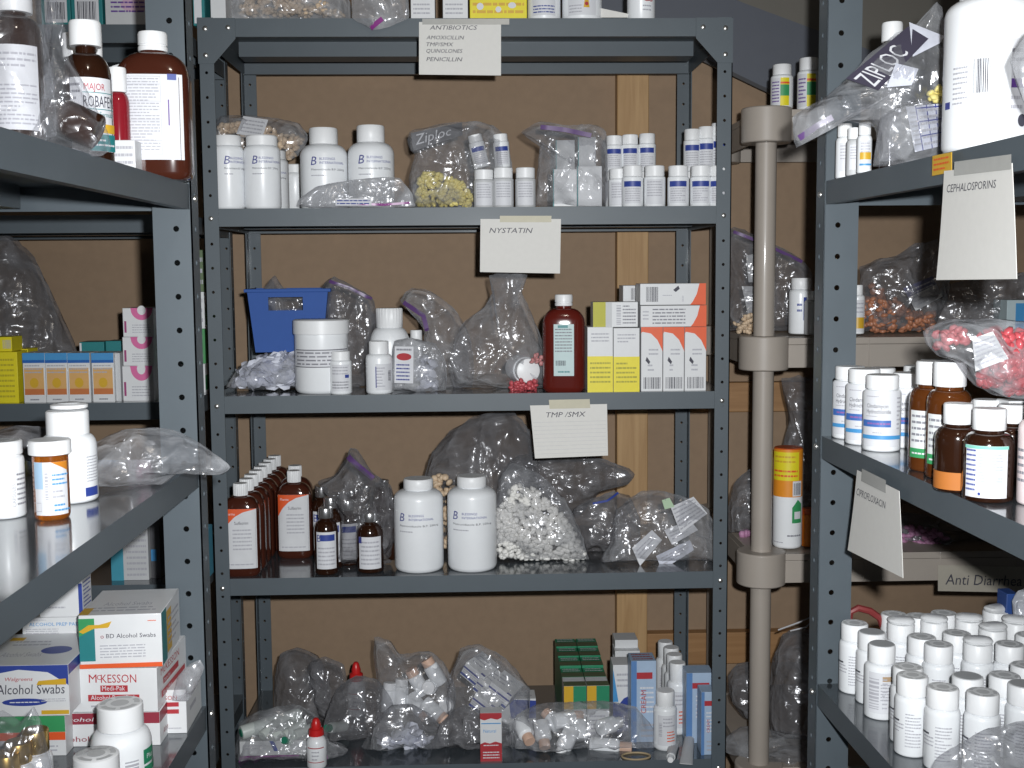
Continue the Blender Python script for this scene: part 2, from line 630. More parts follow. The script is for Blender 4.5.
# ------------------------------------------------------------------ bags
class Bag:
    def __init__(s, label, outline, Y, t, m='film', seed=0, crum=1.0, group=None, name='plastic_bag', cat='bag', top=.45, zips=(), floor=None, pinch=1.0):
        P = [at(x, y, Y) for x, y in outline]
        pts = [(p.x, p.z) for p in P]
        n = len(pts)
        ring = []
        for i in range(n):
            p0, p1, p2, p3 = pts[i - 1], pts[i], pts[(i + 1) % n], pts[(i + 2) % n]
            for k in range(8):
                u = k / 8
                q = []
                for a in (0, 1):
                    q.append(.5 * (2 * p1[a] + (p2[a] - p0[a]) * u * .35 + (2 * p0[a] - 5 * p1[a] + 4 * p2[a] - p3[a]) * u * u * .35 + (-p0[a] + 3 * p1[a] - 3 * p2[a] + p3[a]) * u ** 3 * .35
                                    + (p2[a] - p1[a]) * 1.3 * u))
                ring.append(tuple(q))
        A = cx = cz = 0
        for i in range(len(ring)):
            x0, z0 = ring[i - 1]
            x1, z1 = ring[i]
            k = x0 * z1 - x1 * z0
            A += k
            cx += (x0 + x1) * k
            cz += (z0 + z1) * k
        cx /= 3 * A
        cz /= 3 * A
        if A > 0:
            ring.reverse()
        zmin = min(z for x, z in ring)
        zmax = max(z for x, z in ring)
        if floor is not None and 0 < zmin - floor < .05:
            k = (cz - floor) / (cz - zmin)
            ring = [(x, cz - (cz - z) * k if z < cz else z) for x, z in ring]
            zmin = floor
        if floor is not None:
            ring = [(x, max(z, floor + .0005)) for x, z in ring]
            zmin = max(zmin, floor)
        s.c, s.ring, s.t, s.top, s.zr, s.pinch = (cx, cz), ring, t, top, (zmin, zmax), pinch
        s.Y = Y
        b = MB()
        K = 12
        N = len(ring)
        amp = min(.016, .19 * t + .002) * crum

        def disp(x, z, sd):
            p = V((x, z, seed * 3.7 + sd * 9.1))
            a = noise.noise(p * 9) * .9
            c_ = abs(noise.noise(p * 21)) * -1.5 + .4
            d_ = abs(noise.noise(p * 47)) * -.8 + .2
            return a + c_ + d_

        org = V((cx, Y, zmin))
        for sd in (0, 1):
            i0 = len(b.v)
            y0 = (-1 if sd == 0 else 1)
            b.v.append((0, y0 * (s.half(cx, cz) + amp * disp(cx, cz, sd)), cz - zmin))
            for k in range(1, K + 1):
                f = math.sin(PI / 2 * k / K) * .5 + .5 * k / K
                if k == K:
                    f = 1
                for (ox, oz) in ring:
                    j = 1 + (.03 * noise.noise(V((ox * 40, oz * 40, seed))) + .02 * noise.noise(V((ox * 110, oz * 110, seed)))) if k == K else 1
                    x = cx + (ox - cx) * f * j
                    z = max(cz + (oz - cz) * f * j, zmin)
                    hh = s.halff(f, z)
                    fade = min(1, (1 - f) * 5)
                    b.v.append((x - cx, y0 * (hh + amp * disp(x, z, sd) * fade) + amp * .8 * noise.noise(V((x * 16, z * 16, seed + 5))), z - zmin))
            for k in range(K):
                for i in range(N):
                    q = (i + 1) % N
                    if k == 0:
                        fc = (i0, i0 + 1 + i, i0 + 1 + q)
                    else:
                        a = i0 + 1 + (k - 1) * N
                        fc = (a + i, a + N + i, a + N + q, a + q)
                    b.f.append(fc if sd == 1 else tuple(reversed(fc)))
        s.o = b.build(name, MATS[m], angle=1.2)
        s.o.location = org
        s.org = org
        tag(s.o, label, cat, group)
        for zp in zips:
            s.zip(*zp)

    def halff(s, f, z):
        v = (z - s.zr[0]) / max(1e-6, s.zr[1] - s.zr[0])
        return s.t / 2 * (max(0, 1 - f ** 2.2)) ** .6 * (1 - s.top * v) * s.pinch

    def half(s, x, z):
        cx, cz = s.c
        a = math.atan2(z - cz, x - cx)
        best = min(s.ring, key=lambda q: abs((math.atan2(q[1] - cz, q[0] - cx) - a + PI) % (2 * PI) - PI))
        R = math.hypot(best[0] - cx, best[1] - cz)
        f = min(.99, math.hypot(x - cx, z - cz) / max(1e-6, R))
        return s.halff(f, z)

    def local(s, px, py, off=.004):
        p = at(px, py, s.Y)
        return V((p.x - s.org.x, -s.half(p.x, p.z) - off, p.z - s.org.z))

    def zip(s, pts, m=None, w=.006):
        b = MB()
        L = []
        for (x0, y0), (x1, y1) in zip(pts, pts[1:]):
            n = 6
            L += [s.local(x0 + (x1 - x0) * k / n, y0 + (y1 - y0) * k / n) for k in range(n)]
        L.append(s.local(*pts[-1]))
        for k, p in enumerate(L):
            d = (L[min(k + 1, len(L) - 1)] - L[max(0, k - 1)])
            nrm = V((-d.z, 0, d.x)).normalized() * w / 2
            b.v += [tuple(p + nrm), tuple(p - nrm), tuple(p + nrm + V((0, .0012, 0))), tuple(p - nrm + V((0, .0012, 0)))]
        for k in range(len(L) - 1):
            a = 4 * k
            b.f += [(a, a + 1, a + 5, a + 4), (a + 2, a + 6, a + 7, a + 3), (a, a + 4, a + 6, a + 2), (a + 1, a + 3, a + 7, a + 5)]
        b.build('zip_strip', m or STRIPE, s.o)

    def decal(s, quad, spec, seed=1, off=.005):
        """quad: pixel corners TL, TR, BR, BL of a printed patch on the front film"""
        P = [s.local(x, y, off) for x, y in quad]
        W = (P[1] - P[0]).length
        H = (P[3] - P[0]).length

        def fn(x, z, L):
            u, v = x / W, z / H
            p = (P[3] * (1 - u) + P[2] * u) * (1 - v) + (P[0] * (1 - u) + P[1] * u) * v
            return p + V((0, -EPS * (L + 1) * 1.5, 0))
        decorate(s.o, W, H, spec, fn, seed)


def inside(p, poly):
    x, y = p
    c = False
    for i in range(len(poly)):
        x0, y0 = poly[i - 1]
        x1, y1 = poly[i]
        if (y0 > y) != (y1 > y) and x < (x1 - x0) * (y - y0) / (y1 - y0) + x0:
            c = not c
    return c


def pills(label, poly, Y, t, n, r, m, seed=1, cat='pills', name='pills', flat=.55, group=None, n2=7, bag=None, fill=.8):
    rnd = random.Random(seed)
    P = [(at(x, y, Y).x, at(x, y, Y).z) for x, y in poly]
    xs = [p[0] for p in P]
    zs = [p[1] for p in P]
    c = V((sum(xs) / len(xs), Y, min(zs)))
    b = MB()
    k = 0
    for _ in range(n * 12):
        x, z = rnd.uniform(min(xs), max(xs)), rnd.uniform(min(zs), max(zs))
        if not inside((x, z), P):
            continue
        rot = Matrix.Rotation(rnd.uniform(0, 6), 3, V((rnd.uniform(-1, 1), rnd.uniform(-1, 1), rnd.uniform(-1, 1))).normalized())
        hw = t / 2
        if bag:
            hw = max(0, bag.half(x, z) * fill - r * .8)
            if hw <= 0:
                continue
        y = rnd.uniform(-hw, hw)
        if rnd.random() < .65:
            y = -hw + rnd.uniform(0, min(hw, r))
        b.ball((x - c.x, y, z - c.z), (r, r, r * flat), rot, n2, 4)
        k += 1
        if k >= n:
            break
    o = b.build(name, m, angle=1.3)
    o.location = c
    return tag(o, label, cat, group, 'stuff')


# ------------------------------------------------------------------ steel shelving
PITCH = .0414


def flange(w, z0, z1, hole0, r=None, t=.0018, off=.5):
    """perforated strip, x 0..w, z z0..z1, y 0..t ; one hole per pitch"""
    b = MB()
    r = r or (.0026 if w < .03 else .0037)
    k0 = math.ceil((z0 + PITCH * .5 - hole0) / PITCH)
    z = hole0 + k0 * PITCH
    lo = z - PITCH / 2

    def solid(a, c):
        if c - a > 1e-5:
            b.box(0, 0, a, w, t, c)
    solid(z0, lo)
    cx = w * off
    while z + PITCH / 2 <= z1:
        hi = lo + PITCH
        ang = [2 * PI * k / 12 + PI / 12 for k in range(12)]
        for y in (0, t):
            i = len(b.v)
            for a in ang:
                b.v.append((cx + r * math.cos(a), y, z + r * math.sin(a)))
            for a in ang:
                c_, s_ = math.cos(a), math.sin(a)
                q = min((w - cx if c_ > 0 else cx) / abs(c_) if abs(c_) > 1e-6 else 9, (PITCH / 2) / abs(s_) if abs(s_) > 1e-6 else 9)
                b.v.append((cx + q * c_, y, z + q * s_))
            corner = [(w, y, hi), (0, y, hi), (0, y, lo), (w, y, lo)]
            b.v += corner
            for k in range(12):
                kk = (k + 1) % 12
                a0, a1 = ang[k], ang[k] + PI / 6
                ca, cb = math.atan2(PITCH / 2, w - cx), math.atan2(PITCH / 2, cx)
                cs = None
                for ci, cang in enumerate((ca, PI - cb, PI + cb, 2 * PI - ca)):
                    if a0 < cang < a1 or a0 < cang + 2 * PI < a1:
                        cs = i + 24 + ci
                f = [i + k, i + 12 + k] + ([cs] if cs is not None else []) + [i + 12 + kk, i + kk]
                b.f.append(tuple(reversed(f)) if y > 0 else tuple(f))
        i = len(b.v)
        for a in ang:
            b.v += [(cx + r * math.cos(a), 0, z + r * math.sin(a)), (cx + r * math.cos(a), t, z + r * math.sin(a))]
        for k in range(12):
            kk = (k + 1) % 12
            b.f.append((i + 2 * k, i + 2 * kk, i + 2 * kk + 1, i + 2 * k + 1))
        for q in (0, w):
            b.quad((q, 0, lo), (q, t, lo), (q, t, hi), (q, 0, hi))
        z += PITCH
        lo = hi
    solid(lo, z1)
    return b


def xf(b, fn):
    b.v = [fn(*p) for p in b.v]
    return b


def merge(*bs):
    r = MB()
    for b in bs:
        i = len(r.v)
        r.v += b.v
        r.f += [tuple(i + k for k in f) for f in b.f]
    return r


def shelving(label, loc, rz, W, D, zs, ztop, fw, hole0, lip=.0306, gusset=None, bolts=True, fs=None, near=None):
    """front plane local y=0, x 0..W, y 0..D away from the viewer"""
    t = thing('shelving_unit', label, 'shelf', loc, rz)
    z0 = -loc[2] if False else 0
    for ix in (0, 1):
        for iy in (0, 1):
            fa = flange(fw, 0, ztop, hole0)
            fb = flange(fs or fw, 0, ztop, hole0, off=.41 if fs else .5)
            if ix == 0:
                ax = lambda x, y, z: (x, y, z)
                bx = lambda x, y, z: ((fw - y if near == 0 else y), x, z)
            else:
                ax = lambda x, y, z: (W - x, y, z)
                bx = lambda x, y, z: ((W - fw + y if near == 1 else W - y), x, z)
            xf(fa, ax)
            xf(fb, bx)
            b = merge(fa, fb)
            if iy == 1:
                xf(b, lambda x, y, z: (x, D - y, z))
            p = b.build('post', STEEL, t)
            if bolts and iy == 0:
                for z in zs:
                    bb = MB()
                    bxp = fw / 2 if ix == 0 else W - fw / 2
                    zz = z - lip * .55
                    bb.loft([(0, .0045, .0045, 2), (.0016, .0042, .0042, 2), (.003, .0022, .0022, 2)], 12)
                    xf(bb, lambda x, y, q, bxp=bxp, zz=zz: (bxp + x, -q, zz + y))
                    bb.build('bolt', ZINC, p)
    g = .0022
    for z in zs:
        b = MB()
        b.box(g, g, z - .001, W - g, D - g, z)
        th = .0012
        b.box(g, g, z - lip, W - g, g + th, z - .001)
        b.box(g, D - g - th, z - lip, W - g, D - g, z - .001)
        b.box(g, g + th, z - lip, g + th, D - g - th, z - .001)
        b.box(W - g - th, g + th, z - lip, W - g, D - g - th, z - .001)
        # returned flanges under the lips
        b.box(g, g + th, z - lip, W - g, g + .012, z - lip + th)
        b.box(g, D - g - .012, z - lip, W - g, D - g - th, z - lip + th)
        s = b.build('shelf', STEEL_TOP, t)
        s.data.materials.append(STEEL)
        for p in s.data.polygons:
            if abs(p.normal.z) < .5 or p.center.z < z - .0005:
                p.material_index = 1
        hb = MB()
        yc = D * .58
        hb.prism([(-.030, 0), (-.030, -.027), (.030, -.027), (.030, 0), (.0285, 0), (.0285, -.0255), (-.0285, -.0255), (-.0285, 0)], .03, W - .03)
        xf(hb, lambda x, y, q, yc=yc, z=z: (y, yc + x, z - .0012 + q))
        hb.build('stiffener', STEEL, s)
    if gusset:
        zt, gw, gh = gusset
        for ix in (0, 1):
            for yy in (-.0016,):
                poly = [(0, zt), (0, zt - gh), (fw, zt - gh), (gw, zt - lip - .004), (gw, zt)]
                b = MB().prism(poly, yy, yy + .0016)
                if ix:
                    xf(b, lambda x, y, z: (W - x, y, z))
                go = b.build('gusset', STEEL, t)
                if yy < 0:
                    for (bx, bz) in ((fw / 2, zt - .018), (gw - .012, zt - .016), (fw / 2, zt - gh + .014)):
                        bb = MB().loft([(0, .0045, .0045, 2), (.002, .0042, .0042, 2), (.0034, .002, .002, 2)], 12)
                        q0 = W - bx if ix else bx
                        xf(bb, lambda x, y, q, q0=q0, bz=bz: (q0 + x, -.0016 - q, bz + y))
                        bb.build('bolt', ZINC, go)
    return t


# ================================================================== SETTING
D0 = 2.099
UD = .4095
WL = -.00287 - .457
ZS = [ZC + q for q in (.42821, .10823, -.21689, -.54201, -.891)]
YW = 2.66

structure('floor', MB().box(-2.2, -1.4, -.05, 2.4, YW + .1, 0), CONCRETE)
structure('wall_back', MB().box(-2.2, YW, 0, 2.4, YW + .08, 2.6), WALLB)
structure('wall_left', MB().box(-1.62, -1.4, 0, -1.54, YW, 2.6), GREYWALL)
structure('wall_right', MB().box(1.72, -1.4, 0, 1.80, YW, 2.6), GREYWALL)
structure('ceiling', MB().box(-2.2, -1.4, 2.6, 2.4, YW + .1, 2.65), GREYWALL)
# wall stud, rails
a = at(617, 400, YW - .04)
b_ = at(648, 400, YW - .04)
structure('trim_1', MB().box(a.x, YW - .04, 0, b_.x, YW, 2.05), PINE, bevel=.002)
p = at(648, 634, YW - .03)
q = at(830, 662, YW - .03)
structure('trim_2', MB().box(b_.x + .001, YW - .03, q.z, 1.7, YW, p.z), PINE2, bevel=.002)
p = at(700, 383, YW - .03)
q = at(830, 411, YW - .03)
structure('trim_3', MB().box(at(690, 400, YW - .03).x, YW - .03, q.z, 1.7, YW, p.z), PINE2, bevel=.002)


def pxpoly(pts, Y, th):
    b = MB()
    P = [at(x, y, Y) for x, y in pts]
    n = len(P)
    b.v = [tuple(p) for p in P] + [(p.x, p.y + th, p.z) for p in P]
    b.f = [tuple(range(n)), tuple(reversed(range(n, 2 * n)))]
    for k in range(n):
        q = (k + 1) % n
        b.f.append((k, n + k, n + q, q))
    return b


structure('trim_4', pxpoly([(560, -6), (702, 58), (760, 86), (940, 168), (940, 76), (744, 3), (640, -40), (560, -72)], YW - .06, .03), BLUEGREY)
structure('trim_5', pxpoly([(560, -1), (702, 61), (760, 89), (940, 172), (940, 167), (760, 85), (702, 57), (560, -6)], YW - .068, .008), mat('dark_edge', (.05, .05, .055), .5))
structure('wall_upper', pxpoly([(600, -60), (744, 3), (1300, 250), (1300, -140), (600, -140)], YW - .02, .015), GREYWALL)

# ================================================================== SHELVING
UW = .914
shelving('grey perforated steel shelving unit holding the note cards, against the brown wall', (WL, D0, 0), 0, UW, UD, ZS, ZS[0] + .001, .0262,
         at(724.5, 71.6, D0).z, gusset=(ZS[0], .064, .076))
ZL = [z - .009 for z in ZS]
shelving('grey steel shelving unit along the brown wall, half hidden behind the alcohol swab shelf', (WL - .032 - UW, D0 + .004, 0), 0, UW, UD, ZL, ZL[0] + .3, .0262,
         at(724.5, 71.6, D0).z, bolts=False)
XA = at(194.5, 300, 1.49).x
ZLA, ZLB, ZLC = at(194, 184, 1.49).z, at(196, 463, 1.49).z, at(205, 706, 1.49).z
shelving('grey steel side shelving unit carrying cough syrup and alcohol swab boxes', (XA, 1.49 + .036 - UW, 0), PI / 2, UW, .41, [ZLA, ZLB, ZLC], 2.02, .036,
         at(180, 228.8, 1.49).z, bolts=True, fs=.0475, near=1)
PR = at(822.5, 300, 1.585)
ZRA, ZRB, ZRC = at(822, 181, 1.585).z, at(821, 436, 1.585).z, at(816, 684, 1.585).z
RA = -PI / 2 + .020
shelving('grey steel side shelving unit facing the aisle, full of white pill bottles', (PR.x - .034 * .02, 1.585 + .034, 0), RA, UW, .41, [ZRA, ZRB, ZRC], 2.05, .034,
         at(836, 225, 1.585).z, bolts=True, fs=.0465, near=0)
# aisle face of that unit
RN = V((-math.cos(.020), -math.sin(.020), 0))
RP = V((PR.x, 1.585, 0))

# beige plastic shelf unit
YP = 2.17
pu = thing('plastic_shelf_unit', 'beige moulded plastic shelf unit with a round corner pole', 'shelf', (at(763, 400, YP).x, YP, 0))
PX = at(763, 400, YP).x
ZP = [at(763, y, YP - .045).z for y in (105, 337, 556, 772)]
for z in ZP:
    b = MB()
    x0, y0, x1, y1 = -.018, -.018, .92, .43
    hh = .062
    b.box(x0, y0, z - .016, x1, y1, z - .004)
    b.box(x0, y0, z - hh + .004, x1, y0 + .006, z - .0165)
    b.box(x0, y1 - .006, z - hh + .004, x1, y1, z - .0165)
    b.box(x0, y0 + .0065, z - hh + .004, x0 + .006, y1 - .0065, z - .0165)
    b.box(x1 - .006, y0 + .0065, z - hh + .004, x1, y1 - .0065, z - .0165)
    for (cx, cy) in ((0, 0), (.90, 0), (0, .41), (.90, .41)):
        b.loft([(z - hh, .043, .043, 2), (z - hh + .002, .045, .045, 2), (z - .002, .045, .045, 2), (z, .043, .043, 2)], 32, cx, cy)
    for k in range(1, 6):
        b.box(.045 + k * .142, y0 - .0015, z - hh + .004, .047 + k * .142, y0, z - .004)
    b.build('shelf', BEIGE, pu, bevel=.0015)
pz = [0] + [z for z in reversed(ZP)]
for i in range(len(pz) - 1):
    for (cx, cy) in ((0, 0), (.90, 0), (0, .41), (.90, .41)):
        lo = pz[i] if i == 0 else pz[i]
        hi = pz[i + 1] - .062
        MB().loft([(lo, .019, .019, 2), (hi, .019, .019, 2)], 24, cx, cy).build('pole', BEIGE, pu)

# ================================================================== NOTES
def quadfn(P):
    W = (P[1] - P[0]).length
    H = (P[3] - P[0]).length
    n = (P[1] - P[0]).cross(P[0] - P[3]).normalized()
    if n.dot(CAM - P[0]) < 0:
        n = -n

    def fn(x, z, L):
        u, v = x / W, z / H
        return (P[3] * (1 - u) + P[2] * u) * (1 - v) + (P[0] * (1 - u) + P[1] * u) * v + n * (.0005 + EPS * L)
    return fn, W, H, n


def note(label, P, spec, tape, curl=.0, m=NOTE, name='paper_note', cat='note', tapem=TAPE):
    org = P[0].copy()
    P = [p - org for p in P]
    fn, W, H, n = quadfn([p + org for p in P])

    def base(u, v):
        p = (P[3] * (1 - u) + P[2] * u) * (1 - v) + (P[0] * (1 - u) + P[1] * u) * v
        return p + n * (curl * (1 - v) ** 2 * (1 - .6 * u))
    b = MB()
    nu, nv = 6, 8
    for s_ in (0, -.0005):
        for j in range(nv + 1):
            for i in range(nu + 1):
                b.v.append(tuple(base(i / nu, j / nv) + n * s_))
    K = (nu + 1) * (nv + 1)
    for j in range(nv):
        for i in range(nu):
            a = j * (nu + 1) + i
            b.f.append((a, a + 1, a + nu + 2, a + nu + 1))
            b.f.append((K + a, K + a + nu + 1, K + a + nu + 2, K + a + 1))
    for i in range(nu):
        b.f.append((i, K + i, K + i + 1, i + 1))
        a = nv * (nu + 1) + i
        b.f.append((a, a + 1, K + a + 1, K + a))
    for j in range(nv):
        a = j * (nu + 1)
        b.f.append((a, a + nu + 1, K + a + nu + 1, K + a))
        a += nu
        b.f.append((a, K + a, K + a + nu + 1, a + nu + 1))
    o = b.build(name, m)
    o.location = org
    tag(o, label, cat)
    f2 = lambda x, z, L: base(x / W, z / H) + n * (.0006 + EPS * L)
    decorate(o, W, H, spec, f2, 3, dx=.01)
    if tape:
        u0, v0, u1, v1 = tape
        tb = MB()
        tb.quad(*[base(u, min(v, 1)) + (P[0] - P[3]) * max(0, v - 1) + n * .0010 for u, v in ((u0, v0), (u1, v0), (u1, v1), (u0, v1))])
        tb.build('tape', tapem, o)
    return o


YN = D0 - .0045
hand = .22
note('white card with a handwritten list headed ANTIBIOTICS, taped to the top shelf edge',
     [at(x, y, YN) for x, y in ((419, 22), (501, 22), (501, 75.5), (419, 74.5))],
     [('text', 'ANTIBIOTICS', .13, .855, .085, INK, hand, .58), ('text', 'AMOXICILLIN', .09, .67, .075, INK, hand, .46), ('text', 'TMP/SMX', .09, .54, .075, INK, hand, .33),
      ('text', 'QUINOLONES', .09, .415, .075, INK, hand, .44), ('text', 'PENICILLIN', .09, .255, .08, INK, hand, .44)], (.04, .95, 1.1, 1.06), tapem=CLEARTAPE)
note('white card lettered NYSTATIN, taped to the edge of the second shelf',
     [at(x, y, YN) for x, y in ((480.5, 219), (561, 219), (560, 273.5), (480, 272))],
     [('text', 'NYSTATIN', .11, .74, .10, INK, hand, .54)], (.24, .94, .88, 1.06))
note('white ruled card lettered TMP/SMX, taped to the third shelf edge',
     [at(x, y, YN) for x, y in ((530, 405.5), (607, 404), (608, 455.5), (535, 458.5))],
     [('text', 'TMP /SMX', .20, .77, .10, INK, hand, .52)] + [('rect', .02, .08 + k * .075, .98, .083 + k * .075, GREYINK, 'ruled_line') for k in range(9)], (.25, .93, .78, 1.1))


def rpt(x, y, off=.004):
    return onp(x, y, RP + RN * off, RN)


note('large white sheet lettered CEPHALOSPORINS, taped to the side shelf edge under the big white jar',
     [rpt(944, 171, .006), rpt(1012, 163, .006), rpt(1018, 279, .006), rpt(939, 280, .006)],
     [('text', 'CEPHALOSPORINS', .07, .80, .075, INK, .15, .72)], (.18, .945, 1.0, 1.07), curl=.003, tapem=CLEARTAPE)
note('white sheet with a faint handwritten drug name, hanging from the middle side shelf',
     [rpt(857, 470, .006), rpt(899, 491, .006), rpt(904, 578, .006), rpt(850, 550, .006)],
     [('text', 'CIPROFLOXACIN', .05, .71, .09, INK, .2, .66)], (.14, .90, .72, 1.05), curl=.003, tapem=CLEARTAPE)
note('small yellow price sticker on the side shelf edge above the large note',
     [rpt(932.5, 156, .0035), rpt(951.5, 152, .0035), rpt(951.5, 172, .0035), rpt(932, 176, .0035)],
     [('lines', .1, .15, .9, .9, 3, ORANGE)], None, m=GOLD, name='sticker', cat='sticker')
# label strip on the plastic shelf
lp = [at(x, y, YP - .0215) for x, y in ((938, 565), (1040, 567), (1040, 593), (938, 591))]
note('beige label strip marked Anti Diarrhea on the front of the plastic shelf', lp, [('text', 'Anti Diarrhea', .07, .26, .42, INK, .15, .75)], None,
     m=mat('beige_strip', (.40, .37, .31), .6), name='label_strip', cat='label')

# ================================================================== CONTENTS
def B(label, px, ytop, w, Y, z, cat='bottle', name='pill_bottle', **kw):
    base = spot(px, Y, z)
    h = at(px, ytop, Y).z - z
    return bottle(name, label, cat, base, h, w / 2 * sc(base), **kw)


def G(label, px, ytop, ybase, w, z, cat='bottle', name='pill_bottle', **kw):
    """standing on a side shelf: ybase is where its near bottom edge shows"""
    p = on(px, ybase, z)
    r = w / 2 * sc(p)
    d = V((p.x, p.y, 0)).normalized()
    base = p + d * r
    h = at(px, ytop, base.y - r * .3).z - z
    return bottle(name, label, cat, base, h, r, **kw)


def K(label, x0, x1, ytop, Y, z, d, name='carton', ybase=None, **kw):
    """carton with its front face at depth Y standing at height z (or at pixel ybase)"""
    if ybase is not None:
        z = at((x0 + x1) / 2, ybase, Y).z
    base = spot((x0 + x1) / 2, Y, z)
    w = (x1 - x0) * sc(base)
    h = at((x0 + x1) / 2, ytop, Y).z - z
    return carton(name, label, base, w, d, h, **kw)


Z1, Z2, Z3, Z4, Z5 = ZS
YF = D0 + .012

# ---------------------------------------------------------------- centre, top shelf
K('plain white carton end beside the top corner post of the central unit', 211, 226, -40, YF + .02, Z1, .12, group='cartons on the top shelf', faces={'F': [('lines', .1, .5, .9, .9, 4, GREYINK)]})
bg = Bag('big clear bag of orange beige pills on the very top shelf', [(226, 18), (224, 8), (236, -30), (270, -52), (310, -48), (340, -20), (352, 4), (350, 17), (300, 19)], D0 + .12, .13, 'film_haze', 11, floor=Z1)
pills('loose orange beige pills in the clear bag on the very top shelf', [(240, 17), (245, 6), (270, -2), (300, -1), (330, 8), (345, 17)], D0 + .12, .07, 240, .0055, PILLB, 2, bag=bg)
Bag('clear zip bag with a magenta stripe drooping over the top shelf edge', [(352, 17), (352, -4), (366, -30), (392, -32), (408, 0), (409, 18), (396, 24), (384, 28), (372, 30), (362, 24)], D0 - .010, .026, 'film_haze', 12,
    zips=[([(371, 29), (383, 20)], STRIPEM, .008)], top=.2)
for (x0, x1, mm, lb) in ((411, 435, TEAL, 'white carton with a teal stripe beside the yellow box on the top shelf'), (443, 468, PURPLE, 'white carton with a purple stripe behind the antibiotics card')):
    K(lb, x0, x1, -45, YF + .01, Z1, .06, group='cartons on the top shelf', faces={'F': [('rect', 0, .36, 1, .47, mm), ('lines', .1, .08, .8, .28, 3, GREYINK), ('lines', .1, .5, .9, .9, 5, GREYINK)]})
K('yellow shrink wrapped box on the top shelf', 470, 527, -30, YF + .01, Z1, .09, m=YELLOW, faces={'F': [('lines', .05, .1, .95, .4, 2, GOLD), ('ell', .18, .28, .06, .07, PAPER), ('ell', .5, .22, .05, .06, PAPER), ('ell', .74, .3, .07, .06, PAPER), ('lines', .05, .5, .95, .9, 3, GREEN)]})
LBW = [(.06, .55, 0, 1.5, PAPER, [('lines', .05, .05, .95, .3, 3, BLUE), ('ell', .5, .6, .2, .12, LIME), ('lines', .1, .75, .9, .95, 2, INK)])]
LBX = [(.06, .55, 0, 1.5, PAPER, [('lines', .05, .05, .5, .3, 3, GREYINK), ('poly', [(.55, .2), (.75, .2), (.65, .75)], GOLD), ('ell', .65, .3, .06, .05, RED)])]
B('white bottle with a green oval label on the top shelf', 544, -50, 33, YF + .03, Z1, lab=LBW, group='bottles on the top shelf')
B('white bottle with a gold triangle label on the top shelf', 582, -52, 40, YF + .035, Z1, lab=LBX, group='bottles on the top shelf')
B('white tub with a red mark, last item along the top shelf', 641, -30, 28, YF + .025, Z1, name='pill_tub', cat='tub', sh=.86, ne=.9, rn=.9, rc=1.02, lab=[(.1, .6, 25, .8, None, [('text', 'G', .1, .5, .3, RED), ('text', 'G', .5, .5, .3, RED), ('lines', .1, .1, .9, .4, 2, GREYINK)])])
note('folded white slip lying between the bottles on the top shelf', [at(x, y, YF + .02) for x, y in ((600, 8), (629, 14), (629, 17.5), (600, 17.5))], [], None, name='paper_slip', cat='paper')

# ---------------------------------------------------------------- centre, second shelf
Y2 = YF
for i, (px, yt, w, dy, lb) in enumerate(((229.5, 136, 31.5, .03, 'white bottle with blue printed name, against the corner post on the second shelf'),
                                         (263.5, 136, 36, .036, 'white bottle with a blue B logo, second from the corner post on the second shelf'),
                                         (272, 151, 35, .14, 'white bottle mostly hidden behind the first two on the second shelf'),
                                         (325, 128.5, 47, .075, 'wide white bottle with blue logo standing behind the flat grey bag'),
                                         (372, 126, 46, .075, 'wide white bottle with blue logo next to the printed zip bag'))):
    big = w > 40
    B(lb, px, yt, w, Y2 + dy, Z2, group='white bottles on the second shelf', sh=.66 if big else .78, ne=.80 if big else .86, rn=.52 if big else .78, rc=.60 if big else .86, foot=.04,
      lab=[(.36 if big else .42, .66 if big else .74, 12 if i else 30, 1.5, None, BL)], seed=i)
for i, px in enumerate((236, 270, 296)):
    B(('hidden white bottle in the rear row carrying the pill bag, beside the post', 'hidden white bottle in the rear row carrying the pill bag, in the middle', 'hidden white bottle in the rear row carrying the pill bag, at its tip')[i], px, 165, 30, D0 + .25, Z2,
      group='rear bottles under the pill bag', sh=.74, ne=.83, rn=.8, rc=.88)
bg = Bag('clear bag of beige pills and white paper lying on the second shelf rear bottles', [(216, 150), (213, 130), (220, 116), (250, 115), (280, 119), (300, 124), (309, 136), (304, 150), (292, 160), (262, 161), (235, 160)], D0 + .22, .09, 'film', 14)
bg.decal([(245, 117), (270, 121), (266, 140), (240, 136)], [('rect', 0, 0, 1, 1, PAPER, 'paper_slip'), ('lines', .1, .1, .9, .9, 4, GREYINK)])
pills('beige and white pills inside the bag on the rear bottles', [(219, 148), (219, 126), (250, 122), (285, 135), (304, 138), (292, 158), (262, 158), (235, 157)], D0 + .22, .05, 260, .007, PILLB, 3, bag=bg)
bg = Bag('flat grey zip bag lying in front of the two wide white bottles', [(299, 204), (300, 198), (318, 186), (350, 180), (385, 177), (400, 178), (408, 188), (414, 200), (414, 207), (350, 208), (310, 208)], Y2 + .012, .022, 'film_haze', 15, floor=Z2 + .001, zips=[([(352, 204), (385, 205), (410, 203)], STRIPEM, .004)])
bg.decal([(336, 199), (372, 199), (372, 206), (336, 206)], [('rect', 0, 0, 1, 1, PAPER, 'paper_slip'), ('lines', .05, .1, .95, .9, 2, BLUE)])
bg = Bag('printed zip bag holding yellow pills and small bottles on the second shelf', [(410, 205), (408, 175), (415, 156), (410, 150), (409, 132), (440, 124), (480, 121), (497, 128), (508, 140), (512, 170), (505, 190), (485, 206), (440, 208)], D0 + .10, .10, 'film', 16, floor=Z2)
bg.decal([(411, 134), (462, 123), (463, 137), (414, 152)], [('rect', 0, 0, 1, 1, mat('smoke_print', (.16, .16, .17), .4), 'printed_band'), ('text', 'Ziploc', .06, .28, .62, PAPER, .2, .72)], off=.006)
